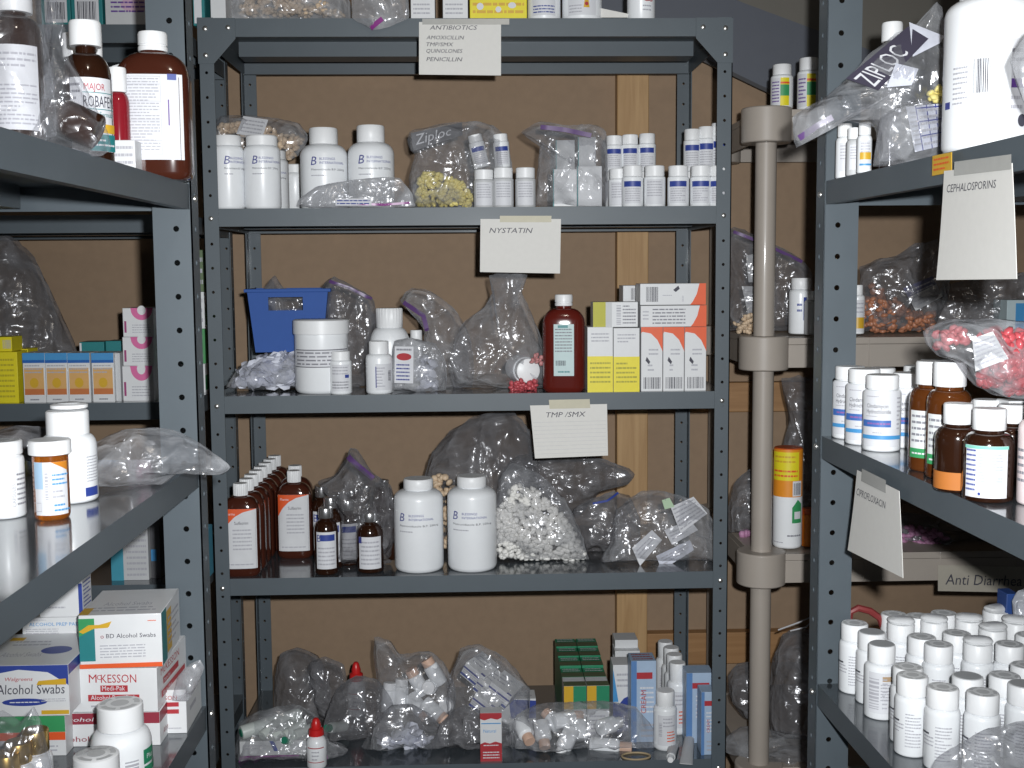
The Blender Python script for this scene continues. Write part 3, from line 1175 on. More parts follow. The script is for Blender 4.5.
pills('pale yellow pills in the corner of the printed zip bag', [(416, 204), (420, 178), (432, 170), (446, 176), (462, 184), (474, 196), (470, 206), (430, 206)], D0 + .10, .06, 220, .0062, PILLY, 4, bag=bg)
SB = [(.08, .62, 0, 1.7, PAPER, [('rect', 0, .75, 1, 1, BLUE), ('lines', .08, .08, .92, .7, 6, GREYINK)])]
SG = [(.06, .66, 0, 1.7, PAPER, [('lines', .08, .3, .92, .95, 6, GREYINK)])]
for i, (px, rz) in enumerate(((482, .22), (503, .08))):
    base = at(px, 168, D0 + .09)
    bottle('pill_bottle', ('small white bottle tilted inside the printed zip bag', 'small white bottle upright inside the printed zip bag')[i], 'bottle', base, .060, .0145, group='bottles in the printed zip bag', rot=(0, -rz, 0), lab=SB, seed=i, sh=.74, ne=.78, rn=.8, rc=.88)
for i, px in enumerate((484, 503.5, 525.5)):
    B(('small white bottle with grey label, first beside the printed zip bag', 'small white bottle with grey label, second after the printed zip bag', 'small white bottle with grey label, third after the printed zip bag')[i], px, 168 + (2 if i == 0 else 0), 20.5, Y2 + .02, Z2,
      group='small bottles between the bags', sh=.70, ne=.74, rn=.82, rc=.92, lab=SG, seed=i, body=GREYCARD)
bg = Bag('clear zip bag packed with white cartons on the second shelf', [(536, 205), (538, 160), (540, 142), (521, 133), (540, 121), (566, 125), (596, 124), (606, 132), (608, 170), (606, 206), (570, 208)], D0 + .06, .09, 'film', 17, floor=Z2, zips=[([(540, 128), (565, 131), (590, 137)], STRIPE, .008)])
for i, (x0, x1, yt, dy) in enumerate(((553, 577, 169, .05), (577, 602, 166, .052), (556, 575, 140, .09), (578, 596, 137, .088))):
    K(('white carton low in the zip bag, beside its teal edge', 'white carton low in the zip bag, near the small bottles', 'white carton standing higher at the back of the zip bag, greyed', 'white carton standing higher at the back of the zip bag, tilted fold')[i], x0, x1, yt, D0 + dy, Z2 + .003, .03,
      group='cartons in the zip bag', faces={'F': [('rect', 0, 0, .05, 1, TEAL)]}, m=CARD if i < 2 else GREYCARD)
nm1 = ['beside the zip bag', 'second from the zip bag', 'third from the zip bag', 'fourth from the zip bag', 'fifth from the zip bag', 'half behind the corner post']
for i, px in enumerate((619, 632.5, 654.5, 678, 700.5, 719)):
    B('small blue labelled bottle in the second shelf front row, ' + nm1[i], px, 166 + (3 if i == 0 else 0), 21.5, Y2 + .022 + (.03 if i == 0 else 0), Z2, group='small blue label bottles, front row', sh=.70, ne=.74, rn=.80, rc=.90, lab=SB if i not in (0, 2) else SG, seed=i)
for i, px in enumerate((614, 630, 647, 692, 706, 719)):
    Yr = D0 + .12
    lo = B('small white bottle in the lower rear row, under ' + ('the first', 'the second', 'the third', 'the fourth', 'the fifth', 'the sixth')[i] + ' upper bottle', px, 172, 17.5, Yr, Z2, group='rear lower small bottles', sh=.70, ne=.74, rn=.8, rc=.9)
    h = at(px, 172, Yr).z
    yt = (136, 135, 134, 129.5, 127, 123.5)[i]
    B('small blue labelled bottle stacked on the rear row, ' + ('beside the zip bag', 'second from the zip bag', 'third from the zip bag', 'first of the three near the post', 'middle of the three near the post', 'touching the post')[i], px, yt, 17.5, Yr, h + .0003,
      group='upper rear small bottles', sh=.70, ne=.74, rn=.80, rc=.90, lab=SB, seed=i + 20)

# ---------------------------------------------------------------- centre, third shelf
Y3 = YF
bg = Bag('flat silvery bag of blue printed packs under the blue bin', [(226, 384), (238, 368), (262, 354), (296, 350), (304, 362), (302, 384), (262, 386)], D0 + .12, .15, 'film', 21, floor=Z3, top=.1)
pk = pills('crumpled blue and white packs filling the bag under the bin', [(232, 383), (244, 368), (264, 357), (294, 353), (299, 382)], D0 + .12, .11, 150, .013, BLUEBAG, 5, cat='packs', name='pill_packs', flat=.25, bag=bg, fill=.9)
# blue bin
bo = spot(289, D0 + .10, at(289, 352, D0 + .10).z)
s_ = sc(bo)
bn = thing('storage_bin', 'blue plastic bin with a slot handle, sitting on the silvery bag', 'bin', bo, -math.atan2(bo.x, bo.y) * .3)
hb = (352 - 289) * s_
tw, bw = 40 * s_, 33 * s_
dd = .11
wall = MB()


def bin_sec(z):
    return bw + (tw - bw) * z / hb


# front wall with handle hole
hx0, hx1, hz0, hz1 = -17 * s_ - .004, 17 * s_ - .004, hb * .66, hb * .87
for (y0, sg) in ((0, 1), (dd, -1)):
    yo, yi = y0, y0 + sg * .003
    z_ = [0, hz0, hz1, hb]
    for yy in (yo, yi):
        for (xa, xb, za, zb) in ((None, None, 0, hz0), (None, None, hz1, hb), (None, hx0, hz0, hz1), (hx1, None, hz0, hz1)):
            xa0 = -bin_sec(za) if xa is None else xa
            xa1 = -bin_sec(zb) if xa is None else xa
            xb0 = bin_sec(za) if xb is None else xb
            xb1 = bin_sec(zb) if xb is None else xb
            q = [(xa0, yy, za), (xb0, yy, za), (xb1, yy, zb), (xa1, yy, zb)]
            wall.quad(*(q if yy == min(yo, yi) else q[::-1]))
    for q in (((hx0, yo, hz0), (hx1, yo, hz0), (hx1, yi, hz0), (hx0, yi, hz0)), ((hx0, yo, hz1), (hx0, yi, hz1), (hx1, yi, hz1), (hx1, yo, hz1)),
              ((hx0, yo, hz0), (hx0, yi, hz0), (hx0, yi, hz1), (hx0, yo, hz1)), ((hx1, yo, hz0), (hx1, yo, hz1), (hx1, yi, hz1), (hx1, yi, hz0))):
        wall.quad(*q)
for sg in (-1, 1):
    for o_ in (0, .003):
        wall.quad((sg * (bw - o_), 0, 0), (sg * (bw - o_), dd, 0), (sg * (tw - o_), dd, hb), (sg * (tw - o_), 0, hb))
wall.quad((-bw, 0, 0), (-bw, dd, 0), (bw, dd, 0), (bw, 0, 0))
wall.build('body', BIN, bn)
rim = MB()
rim.box(-tw - .005, -.005, hb - .006, tw + .005, .001, hb)
rim.box(-tw - .005, dd - .001, hb - .006, tw + .005, dd + .005, hb)
rim.box(-tw - .005, .001, hb - .006, -tw + .001, dd - .001, hb)
rim.box(tw - .001, .001, hb - .006, tw + .005, dd - .001, hb)
rim.build('rim', BIN, bn, bevel=.001)
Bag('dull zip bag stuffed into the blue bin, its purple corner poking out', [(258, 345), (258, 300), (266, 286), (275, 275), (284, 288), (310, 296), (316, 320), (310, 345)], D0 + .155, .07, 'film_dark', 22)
# tub
tb = B('large white tub with a wide lid and a printed band on the third shelf', 322.5, 319, 53, Y3 + .05, Z3, name='pill_tub', cat='tub', sh=.97, ne=.98, rn=.98, rc=1.05, cz=.80, capname='lid', foot=.06,
       lab=[(.36, .61, 0, 2.4, PAPER, [('rect', 0, .93, 1, .97, INK), ('rect', 0, .02, 1, .06, INK), ('lines', .05, .1, .95, .9, 4, INK)])])
B('small white bottle with a wide cap standing before the large tub', 341, 351, 22.5, Y3 + .016, Z3, sh=.74, ne=.79, rn=.78, rc=.86, lab=[(.08, .70, 0, 1.7, PAPER, [('lines', .05, .6, .9, .95, 3, GREYINK), ('rect', .72, .5, .95, .62, BLUE), ('lines', .05, .08, .9, .4, 3, INK)])], foot=.05)
B('white pill bottle with a barcode, in front of the round shouldered white bottle', 379.5, 341, 26.5, Y3 + .018, Z3, sh=.66, ne=.76, rn=.66, rc=.74, lab=[(.08, .58, 25, 1.4, PAPER, [('hbar', .7, .35, .9, .75, INK), ('lines', .05, .1, .5, .9, 7, GREYINK), ('rect', 0, .1, .05, .9, NAVY)])], foot=.05)
B('round shouldered white bottle between the zip bags on the third shelf', 390.5, 308, 40, D0 + .11, Z3, sh=.52, ne=.76, rn=.58, rc=.66, rib=.05)
B('white cap bottle barely showing behind the tied clear bag', 417, 330, 17, D0 + .15, Z3, sh=.7, ne=.8)
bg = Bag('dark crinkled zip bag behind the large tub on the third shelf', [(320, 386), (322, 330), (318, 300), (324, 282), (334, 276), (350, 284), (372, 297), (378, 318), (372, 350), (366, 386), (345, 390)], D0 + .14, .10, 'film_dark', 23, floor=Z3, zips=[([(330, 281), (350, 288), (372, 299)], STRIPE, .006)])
bg = Bag('white zip bag with a red and white label on the third shelf', [(392, 389), (391, 365), (394, 341), (412, 338), (436, 344), (446, 365), (446, 389), (418, 391)], D0 + .05, .07, 'film_haze', 24, floor=Z3)
bg.decal([(395, 346), (414, 346), (414, 382), (395, 382)], [('rect', 0, 0, 1, 1, PAPER, 'paper_label'), ('ell', .5, .72, .4, .10, RED), ('lines', .1, .85, .9, .98, 1, INK), ('lines', .1, .05, .8, .55, 5, NAVY)], off=.003)
pills('white packs crumpled in the zip bag with the red label', [(414, 388), (416, 360), (432, 356), (442, 388)], D0 + .06, .04, 26, .011, BLUEBAG, 6, cat='packs', name='pill_packs', flat=.4, bag=bg)
bg = Bag('clear wrinkled bag folded over, between the red labelled bag and the tied bag', [(404, 306), (400, 300), (412, 288), (430, 291), (452, 306), (468, 330), (474, 360), (472, 389), (440, 391), (420, 376), (424, 330)], D0 + .11, .09, 'film', 25, floor=Z3, zips=[([(404, 302), (424, 315), (428, 330)], STRIPE, .008)])
bg = Bag('tied clear bag with a gathered neck, below the NYSTATIN card', [(454, 389), (448, 360), (462, 324), (484, 306), (494, 290), (489, 276), (508, 272), (527, 276), (522, 292), (534, 318), (545, 350), (547, 388), (500, 391)], D0 + .09, .13, 'film', 26, floor=Z3, top=.6)
pills('pink pills at the bottom of the tied clear bag', [(508, 390), (512, 378), (536, 380), (538, 390)], D0 + .055, .03, 50, .006, PILLP, 7, bag=bg)
pills('pale pink packet high in the tied clear bag', [(530, 362), (534, 350), (543, 352), (543, 364)], D0 + .055, .02, 10, .005, mat('pale_rose', (.50, .22, .22), .5), 8, bag=bg)
b0 = at(524, 370, D0 + .06)
bottle('pill_bottle', 'white capped bottle lying on its side in the tied clear bag', 'bottle', b0 + V((-.01, .05, 0)), .07, .024, rot=(PI / 2, 0, .25), group=None, sh=.72, ne=.76, rn=.8, rc=.9)
# brown syrup bottle
B('tall red brown syrup bottle with a white cap next to the yellow cartons', 564, 294.5, 42, Y3 + .02, Z3, name='syrup_bottle', body=BROWNRED, ry=.024, e=3.4, sh=.70, ne=.86, rn=.56, cz=.885, rc=.66, ring=True, foot=.05, n=40,
  lab=[(.17, .70, 0, .95, mat('mint_paper', (.50, .62, .62), .6), [('lines', .06, .45, .9, .93, 8, INK), ('bar', .1, .2, .6, .3, INK), ('lines', .2, .04, .8, .12, 1, TEAL), ('rect', .2, .93, .7, .98, TEAL)])])
YC = [('rect', 0, 0, 1, .55, YELLOW), ('lines', .15, .76, .85, .92, 3, GREYINK), ('lines', .1, .12, .9, .48, 5, mat('olive_ink', (.35, .32, .02), .5))]
K('white and yellow carton standing beside the brown syrup bottle', 587.5, 613, 327, Y3, Z3, .05, faces={'F': YC}, group='white and yellow cartons')
K('white and yellow carton standing beside the orange trimmed cartons', 613.5, 639.5, 328, Y3, Z3, .05, faces={'F': YC}, group='white and yellow cartons', seed=4)
K('white carton with a yellow end lying on the two yellow cartons', 593, 638, 302, Y3 + .004, at(613, 327.5, Y3).z + .0004, .045, group='white and yellow cartons', faces={'F': [('rect', 0, 0, .28, 1, mat('olive_yellow', (.42, .40, .02), .5)), ('rect', .28, 0, .42, 1, GREYCARD), ('hbar', .52, .1, .62, .9, GREYINK), ('lines', .66, .1, .95, .9, 6, INK)]})
WO3 = [('poly', [(0, 1), (0, .9), (.1, .96), (.1, 1)], ORANGE), ('poly', [(0, 1), (.0, .93), (.45, .90), (.75, .80), (.95, .66), (1, .62), (1, 1)], ORANGE), ('lines', .35, .55, .8, .68, 2, GREYINK), ('poly', [(.2, .48), (.26, .54), (.42, .46), (.36, .42)], INK), ('lines', .3, .30, .6, .44, 2, GREYINK), ('bar', .12, .04, .9, .22, INK)]
for i, (x0, x1) in enumerate(((641, 662.5), (663, 684), (684.5, 706))):
    K('upright white carton with an orange curved corner, ' + ('beside the yellow cartons', 'middle of the three', 'next to the corner post')[i], x0, x1, 327, Y3, Z3, .06, faces={'F': WO3}, group='upright orange trimmed cartons', seed=i + 3)
WOL = [('poly', [(1, 0), (1, 1), (.90, 1), (.86, .5), (.80, .15), (.76, 0)], ORANGE)]
zt = at(673, 327, Y3).z + .0004
c1 = K('long white carton with orange end lying on the upright cartons, plain text face', 640.5, 706.5, 305.5, Y3, zt, .06, faces={'F': WOL + [('lines', .18, .1, .68, .9, 5, INK), ('lines', .03, .3, .12, .8, 3, GREYINK)]}, group='long orange ended cartons')
zt2 = at(673, 305.2, Y3).z + .0006
K('long white carton with orange end and barcode, topmost of the orange ended stack', 640, 706, 283.5, Y3, zt2, .06, faces={'F': WOL + [('bar', .09, .15, .27, .85, INK), ('poly', [(.5, .7), (.58, .9), (.6, .75), (.54, .6)], INK), ('lines', .34, .4, .55, .5, 1, GREYINK), ('vtext', 'aaaa', .66, .15, .04, GREYINK)]}, group='long orange ended cartons')
z_ = at(640, 327, Y3 + .06).z
K('white carton lying at the back of the third shelf below the barcode carton', 622, 652, 303.5, D0 + .12, Z3, .06, group='rear third shelf cartons')
K('small white carton with a barcode end, behind the yellow ended carton', 623, 646, 285.5, D0 + .12, at(636, 303.2, D0 + .12).z, .06, group='rear third shelf cartons', faces={'F': [('bar', .35, .2, .95, .85, INK)]})

# ---------------------------------------------------------------- centre, fourth shelf
Y4 = YF
SY1 = [(.09, .74, 0, 1.72, mat('syrup_paper', (.62, .63, .65), .6), [('poly', [(0, 1), (0, .62), (.15, .76), (.35, .87), (.6, .945), (1, .995), (1, 1)], ORANGE), ('text', 'Pharma', .08, .90, .045, PAPER, .1, .28),
                                                                        ('text', 'Sulfatrim', .34, .74, .055, INK, 0, .42), ('lines', .28, .30, .85, .68, 6, GREYINK), ('lines', .1, .05, .9, .10, 1, GREYINK)])]
ords = ['second', 'third', 'fourth', 'fifth', 'sixth', 'seventh', 'eighth']


def syrup(label, px, Y, h=.166, w=.0335, lab=SY1, **kw):
    base = spot(px, Y, Z4)
    return bottle('syrup_bottle', label, 'bottle', base, h, w, group='brown syrup bottles with orange labels', body=BROWN, ry=.0215, e=3.2, sh=.70, ne=.86, rn=.52, cz=.87, rc=.60, rib=.06, foot=.05, n=40, lab=lab, **kw)


syrup('brown oblong syrup bottle with orange label at the head of the row by the post', 243, D0 + .035, rz=.04)
for i in range(7):
    Y = D0 + .082 + i * .0455
    syrup('brown oblong syrup bottle, ' + ords[i] + ' in the receding row by the post', 249 + i * 4.6, Y, rz=.04, lab=None)
syrup('brown oblong syrup bottle with its whole orange label showing, heading the shorter row', 296, D0 + .165, rz=0.0)
syrup('brown oblong syrup bottle hidden behind the whole labelled one', 297, D0 + .225, rz=.02, lab=None)
VL = [(.10, .66, 0, 1.8, PAPER, [('text', 'B', .04, .74, .2, NAVY), ('rect', .22, .76, .9, .93, BLUE), ('lines', .1, .08, .9, .62, 5, GREYINK)])]


def vial(label, px, yt, w, Y, z=Z4, lab=VL, **kw):
    return B(label, px, yt, w, Y, z, name='vial', cat='vial', body=DARKAMB, cap=SILVER, sh=.62, ne=.82, rn=.50, rc=.60, cz=.85, lab=lab, group=kw.pop('group', 'amber vials with silver caps'), **kw)


vial('amber vial with silver cap and blue label, foremost beside the syrup bottles', 327, 507.5, 24, Y4 + .022)
for i, (px, yt, dy) in enumerate(((332, 497, .075), (335, 494, .12), (323, 486, .17), (349, 500, .10), (340, 491, .20))):
    vial('amber vial with silver cap, ' + ('just behind the foremost vial', 'third back in the vial group', 'tallest looking at the back by the syrup bottle', 'beside the bagged vial with plain label', 'last of the vial group')[i], px, yt, 22, D0 + dy, seed=i)
vial('amber vial with plain label standing inside the clear bag', 370.5, 512, 27, D0 + .045, lab=[(.08, .62, 0, 1.8, PAPER, [('lines', .1, .1, .9, .9, 6, GREYINK), ('rect', 0, .8, .15, 1, NAVY)])], group='vials in the clear bag')
bg = Bag('clear bag of amber vials with a pointed purple zip corner', [(336, 562), (340, 520), (332, 498), (318, 483), (338, 472), (350, 448), (358, 452), (372, 472), (390, 484), (398, 510), (396, 550), (388, 568), (358, 570)], D0 + .09, .11, 'film_dark', 31, floor=Z4, zips=[([(349, 455), (362, 466), (374, 477)], STRIPE, .010)], top=.3)
for i, (px, py, a) in enumerate(((352, 480, .5), (364, 486, -.4), (380, 478, .15), (384, 494, .3), (372, 500, -.2))):
    p = at(px, py + 34, D0 + .12)
    bottle('vial', 'amber vial in the clear vial bag, ' + ('under the zip corner', 'tilted beside the zip corner', 'topmost with its cap sticking up', 'silver cap facing the white bottles', 'in the middle of the heap')[i], 'vial', p, .062, .017, group='vials in the clear bag', body=DARKAMB, cap=SILVER, sh=.62, ne=.80, rn=.42, rc=.52, cz=.82, rot=(0, a, 0), seed=i)
for i, (px, py) in enumerate(((388, 535), (394, 552))):
    p = at(px, py, D0 + .07)
    bottle('vial', ('vial lying on its side with a brown base in the vial bag', 'vial lying low beside the big white bottle')[i], 'vial', p + V((0, .0, 0)), .055, .016, group='vials in the clear bag', body=DARKAMB, cap=SILVER, sh=.62, ne=.80, rn=.42, rc=.52, cz=.82, rot=(-PI / 2 * .95, 0, .3 * i))
for i, (px, yt) in enumerate(((419.5, 478), (472.5, 475.5))):
    B(('large white bottle with blue B logo, beside the vial bag', 'large white bottle with blue B logo, in front of the white pill bag')[i], px, yt, 49, Y4 + .045, Z4, group='large white bottles on the fourth shelf', sh=.78, ne=.88, rn=.54, rc=.60, foot=.05, lab=[(.42, .68, 2, 1.7, None, BL)], seed=i, cz=.89)
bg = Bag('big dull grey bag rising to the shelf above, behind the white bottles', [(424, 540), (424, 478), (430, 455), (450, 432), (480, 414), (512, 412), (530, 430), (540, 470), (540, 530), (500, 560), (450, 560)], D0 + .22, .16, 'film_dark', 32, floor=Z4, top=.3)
pills('pale tablets in the lower corner of the big dull grey bag', [(428, 540), (428, 480), (444, 470), (456, 485), (452, 545)], D0 + .18, .05, 90, .008, PILLB, 9, bag=bg)
bg = Bag('clear bag heaped with white pills beside the large white bottles', [(494, 556), (494, 520), (498, 480), (512, 464), (540, 474), (566, 500), (580, 530), (590, 562), (545, 562)], D0 + .10, .10, 'film', 33, floor=Z4, top=.5)
pills('white pills heaped in the clear bag beside the large white bottles', [(496, 556), (498, 512), (514, 486), (536, 490), (560, 512), (578, 540), (586, 560)], D0 + .10, .07, 620, .0072, PILLW, 10, n2=6, bag=bg)
Bag('long grey bag lying across with its rounded tip against the pine stud', [(500, 480), (515, 456), (560, 452), (600, 458), (628, 468), (635, 474), (628, 484), (600, 492), (580, 515), (540, 510)], D0 + .24, .10, 'film_dark', 34)
bg = Bag('dusky zip bag with a blue strip behind the white pill heap', [(574, 562), (566, 530), (574, 508), (592, 498), (612, 492), (630, 496), (640, 520), (640, 566), (600, 570)], D0 + .16, .10, 'film_dark', 35, floor=Z4, zips=[([(592, 502), (606, 499), (618, 492)], BLUE, .004)])
bg = Bag('clear bag of folded papers and sample cards next to the corner post', [(600, 566), (610, 540), (616, 510), (638, 492), (664, 490), (690, 498), (708, 510), (716, 530), (717, 566), (660, 572)], D0 + .09, .12, 'film', 36, floor=Z4)
bg.decal([(668, 504), (693, 496), (706, 512), (676, 528)], [('rect', 0, 0, 1, 1, PAPER, 'paper_label'), ('lines', .05, .05, .95, .95, 6, GREYINK)], off=.002)
bg.decal([(660, 498), (668, 496), (672, 504), (662, 506)], [('rect', 0, 0, 1, 1, mat('pale_green_paper', (.45, .6, .42), .6), 'paper_label')], off=.002)
for i, (q, mm) in enumerate((([(632, 548), (652, 530), (662, 540), (640, 566)], PAPER), ([(656, 556), (690, 540), (694, 550), (662, 570)], BLUEBAG), ([(664, 530), (690, 520), (698, 530), (672, 545)], PAPER))):
    note('folded sample card in the clear bag by the post, ' + ('standing steep at its front', 'lying low towards the post', 'in its middle')[i], [at(x, y, D0 + .05 + .012 * i) for x, y in q], [('lines', .1, .2, .9, .8, 3, GREYINK)], None, m=mm, name='sample_card', cat='card')

# ---------------------------------------------------------------- centre, bottom shelf
Y5 = D0 + .02


def P5(px, py):
    return on(px, py, Z5)


bg = Bag('clear bag of pale tubes with a magenta zip at the front of the bottom shelf', [(233, 766), (236, 740), (240, 722), (262, 709), (300, 706), (318, 716), (330, 740), (348, 750), (340, 766), (290, 772)], D0 + .06, .10, 'film', 41, floor=Z5, zips=[([(242, 754), (270, 757), (300, 756)], STRIPEM, .013), ([(316, 752), (330, 749)], STRIPEM, .008)])


def lying_tube(label, p0, p1, Y0, Y1, r, m, inner=None, cat='tube', name='plastic_tube', group=None, capm=None):
    a, b = at(*p0, Y0), at(*p1, Y1)
    L = (b - a).length
    t = thing(name, label, cat, a, 0, group)
    t.rotation_mode = 'QUATERNION'
    t.rotation_quaternion = (b - a).to_track_quat('Z', 'Y')
    MB().loft([(0, r * .92, r * .92, 2), (.002, r, r, 2), (L * .96, r, r, 2), (L, r * .8, r * .8, 2)], 20).build('body', m, t)
    if inner:
        MB().loft([(-.001, r * .6, r * .6, 2), (.004, r * .6, r * .6, 2)], 16).build('bore', inner, t)
    if capm:
        MB().loft([(-r * 1.1, r * .72, r * .72, 2), (-.0005, r * .75, r * .75, 2)], 18, ).build('cap', capm, t)
    return t


PALE = mat('pale_tube_plastic', (.50, .54, .52), .4)
lying_tube('long pale rolled tube with a green bore, topmost in the tube bag', (241, 733), (300, 714), D0 + .03, D0 + .09, .013, PALE, GREENCAP, group='tubes in the magenta zip bag')
for i, (a, b) in enumerate((((262, 736), (280, 718)), ((272, 738), (292, 722)), ((284, 736), (304, 722)), ((294, 735), (312, 728)))):
    lying_tube('short pale tube in the magenta zip bag, ' + ('under the long tube end', 'second along under the long tube', 'third along beside the green cap', 'next to the red capped dropper')[i], a, b, D0 + .025 + .004 * i, D0 + .07, .009, PALE, group='tubes in the magenta zip bag')
lying_tube('green capped tube in the magenta zip bag, low beside the short tubes', (287, 741), (300, 744), D0 + .03, D0 + .06, .009, PALE, group='green capped tubes', capm=GREENCAP)
lying_tube('green capped tube peeping out behind the red capped dropper', (330, 728), (345, 726), D0 + .12, D0 + .16, .010, PALE, group='green capped tubes', capm=GREENCAP)
K('flat pale carton with a blue stripe in front of the tubes', 240, 306, 741, D0 + .03, Z5 + .012, .03, m=GREYCARD, faces={'F': [('poly', [(.45, 1), (.52, 1), (.58, .3), (.52, .3)], BLUE), ('lines', .05, .4, .4, .8, 2, GREYINK)]})


def dropper(label, px, yt, w, Y, z=Z5):
    base = spot(px, Y, z)
    r = w / 2 * sc(base)
    h = at(px, yt, Y).z - z
    t = thing('dropper_bottle', label, 'bottle', base, 0, 'red capped dropper bottles')
    MB().loft([(0, r * .9, r * .9, 2), (.003, r, r, 2), (h * .52, r, r, 2), (h * .60, r * .82, r * .82, 2), (h * .64, r * .55, r * .55, 2), (h * .68, r * .55, r * .55, 2)], 28).build('body', WHITE, t)
    MB().loft([(h * .66, r * .80, r * .80, 2), (h * .78, r * .74, r * .74, 2), (h * .80, r * .50, r * .50, 2), (h * .86, r * .52, r * .52, 2), (h * .97, r * .34, r * .34, 2), (h, r * .2, r * .2, 2)], 28, rib=.05).build('cap', REDPL, t)
    decorate(t, 1.8 * r, h * .5, [('rect', 0, .86, 1, .9, RED), ('rect', 0, .28, 1, .31, RED), ('lines', .3, .35, .7, .8, 3, GREYINK)],
             lambda x, z_, L: ((r + EPS * (L + 1)) * math.sin(x / r - .9), -(r + EPS * (L + 1)) * math.cos(x / r - .9), z_), 3)
    return t


dropper('white dropper bottle with a pointed red cap at the front of the bottom shelf', 317, 718, 20, D0 + .008)
dropper('red dropper tip poking up behind the clear bags of the bottom shelf', 357, 662, 18, D0 + .26)
Bag('dark domed clear bag beside the rear post on the bottom shelf', [(276, 720), (274, 680), (280, 654), (296, 648), (318, 656), (330, 680), (330, 718), (300, 724)], D0 + .24, .12, 'film_dark', 42, floor=Z5, top=.2)
Bag('clear rounded bag behind the red dropper tip', [(318, 708), (306, 680), (310, 662), (326, 656), (344, 664), (348, 690), (344, 716)], D0 + .20, .08, 'film_dark', 43, floor=Z5)
bg = Bag('wrinkled clear bag spreading across the middle of the bottom shelf', [(318, 742), (326, 712), (336, 690), (356, 676), (378, 680), (392, 700), (402, 726), (400, 752), (360, 756)], D0 + .14, .12, 'film_dark', 44, floor=Z5)
bg = Bag('wrinkled clear bag of white paper slips in front of the bottle bag', [(362, 752), (372, 726), (390, 706), (412, 704), (432, 716), (448, 736), (446, 748), (400, 756)], D0 + .09, .10, 'film', 45, floor=Z5)
pills('crumpled pale slips in the wrinkled bag in front of the bottle bag', [(374, 752), (384, 732), (410, 726), (436, 742), (430, 750)], D0 + .09, .06, 40, .013, BLUEBAG, 11, cat='packs', name='paper_slips', flat=.3, bag=bg)
bg = Bag('clear bag of small white bottles with a tall folded corner on the bottom shelf', [(376, 720), (378, 690), (374, 660), (374, 638), (390, 640), (400, 654), (430, 652), (444, 662), (456, 690), (452, 722), (420, 735)], D0 + .16, .12, 'film', 46, floor=Z5)
for i, (p0, p1, dy0, dy1, cm) in enumerate((((432, 686), (428, 688), .185, .13, WHITE2), ((441, 684), (425, 657), .15, .155, PEACH), ((448, 704), (445, 706), .18, .125, WHITE2), ((400, 708), (402, 674), .15, .16, WHITE2), ((410, 696), (426, 716), .16, .135, PEACH), ((424, 694), (410, 668), .17, .17, PEACH),
                                             ((424, 702), (440, 716), .14, .125, PEACH), ((388, 712), (390, 680), .15, .16, WHITE2))):
    a, b_ = at(*p0, D0 + dy0), at(*p1, D0 + dy1)
    t = bottle('pill_bottle', 'small white bottle in the tall cornered bag, ' + ('cap end facing out in the centre', 'peach capped at the top', 'cap end facing out at the lower edge', 'upright near the folded corner', 'peach capped in the lower middle', 'peach capped leaning in the middle', 'peach capped at the bottom', 'upright below the folded corner')[i], 'bottle', a, .056, .0145,
               group='small bottles in the tall cornered bag', cap=cm, sh=.7, ne=.76, rn=.7, rc=.86)
    t.rotation_mode = 'QUATERNION'
    t.rotation_quaternion = (b_ - a).to_track_quat('Z', 'Y')
# bag of blue white cartons
for i, (px, py, rx, rz_) in enumerate(((469, 668, -.35, -.5), (482, 684, -.3, -.45), (494, 688, -.25, -.4), (478, 700, -.2, -.4))):
    p = at(px, py + 14, D0 + .15 - .02 * i)
    carton('carton', 'blue and white carton tilted in a clear bag, ' + ('topmost', 'second from the top', 'third, half under the others', 'lowest, resting on the shelf')[i], p, .048, .06, .032, CARD, 'tilted cartons in the clear bag', rot=(.1, .55, rz_),
           faces={'F': [('rect', 0, .1, 1, .26, BLUE), ('rect', 0, .62, 1, .74, NAVY), ('lines', .05, .3, .95, .6, 2, GREYINK)], 'T': [('rect', .75, 0, .95, .1, NAVY), ('lines', .1, .2, .6, .8, 3, GREYINK)]}, seed=i)
Bag('clear bag around the tilted blue and white cartons', [(452, 720), (446, 700), (450, 676), (460, 650), (478, 644), (506, 658), (530, 690), (526, 718), (480, 728)], D0 + .12, .15, 'film', 47, floor=Z5)
Bag('clear bag with silvery slips beside the red and white carton', [(432, 746), (440, 722), (462, 706), (488, 712), (508, 724), (512, 744), (480, 752)], D0 + .08, .08, 'film_dark', 48, floor=Z5)
K('blue and white carton lying flat behind the clear bag of bottles', 500, 536, 699, D0 + .14, Z5 + .03, .05, ybase=None, faces={'F': [('poly', [(.3, 0), (.25, 1), (1, .9), (1, 0)], BLUE)], 'T': [('lines', .1, .2, .9, .8, 2, GREYINK)]})
K('closed white carton underneath the flat blue and white one', 500, 536, 715, D0 + .141, Z5, .05, group=None)
RW = [('poly', [(0, 1), (0, .88), (.2, .85), (.5, .89), (.8, .86), (1, .9), (1, 1)], RED), ('poly', [(0, 0), (0, .36), (.2, .40), (.45, .37), (.7, .41), (1, .37), (1, 0)], RED), ('text', 'Natural', .14, .60, .07, SKY, .1, .6),
      ('lines', .15, .31, .85, .36, 1, PAPER), ('lines', .12, .05, .88, .22, 3, PAPER), ('rect', .05, .78, .95, .80, SKY)]
K('small upright red and white carton at the front of the bottom shelf', 480.5, 502, 713, D0 + .012, Z5, .03, faces={'F': RW})
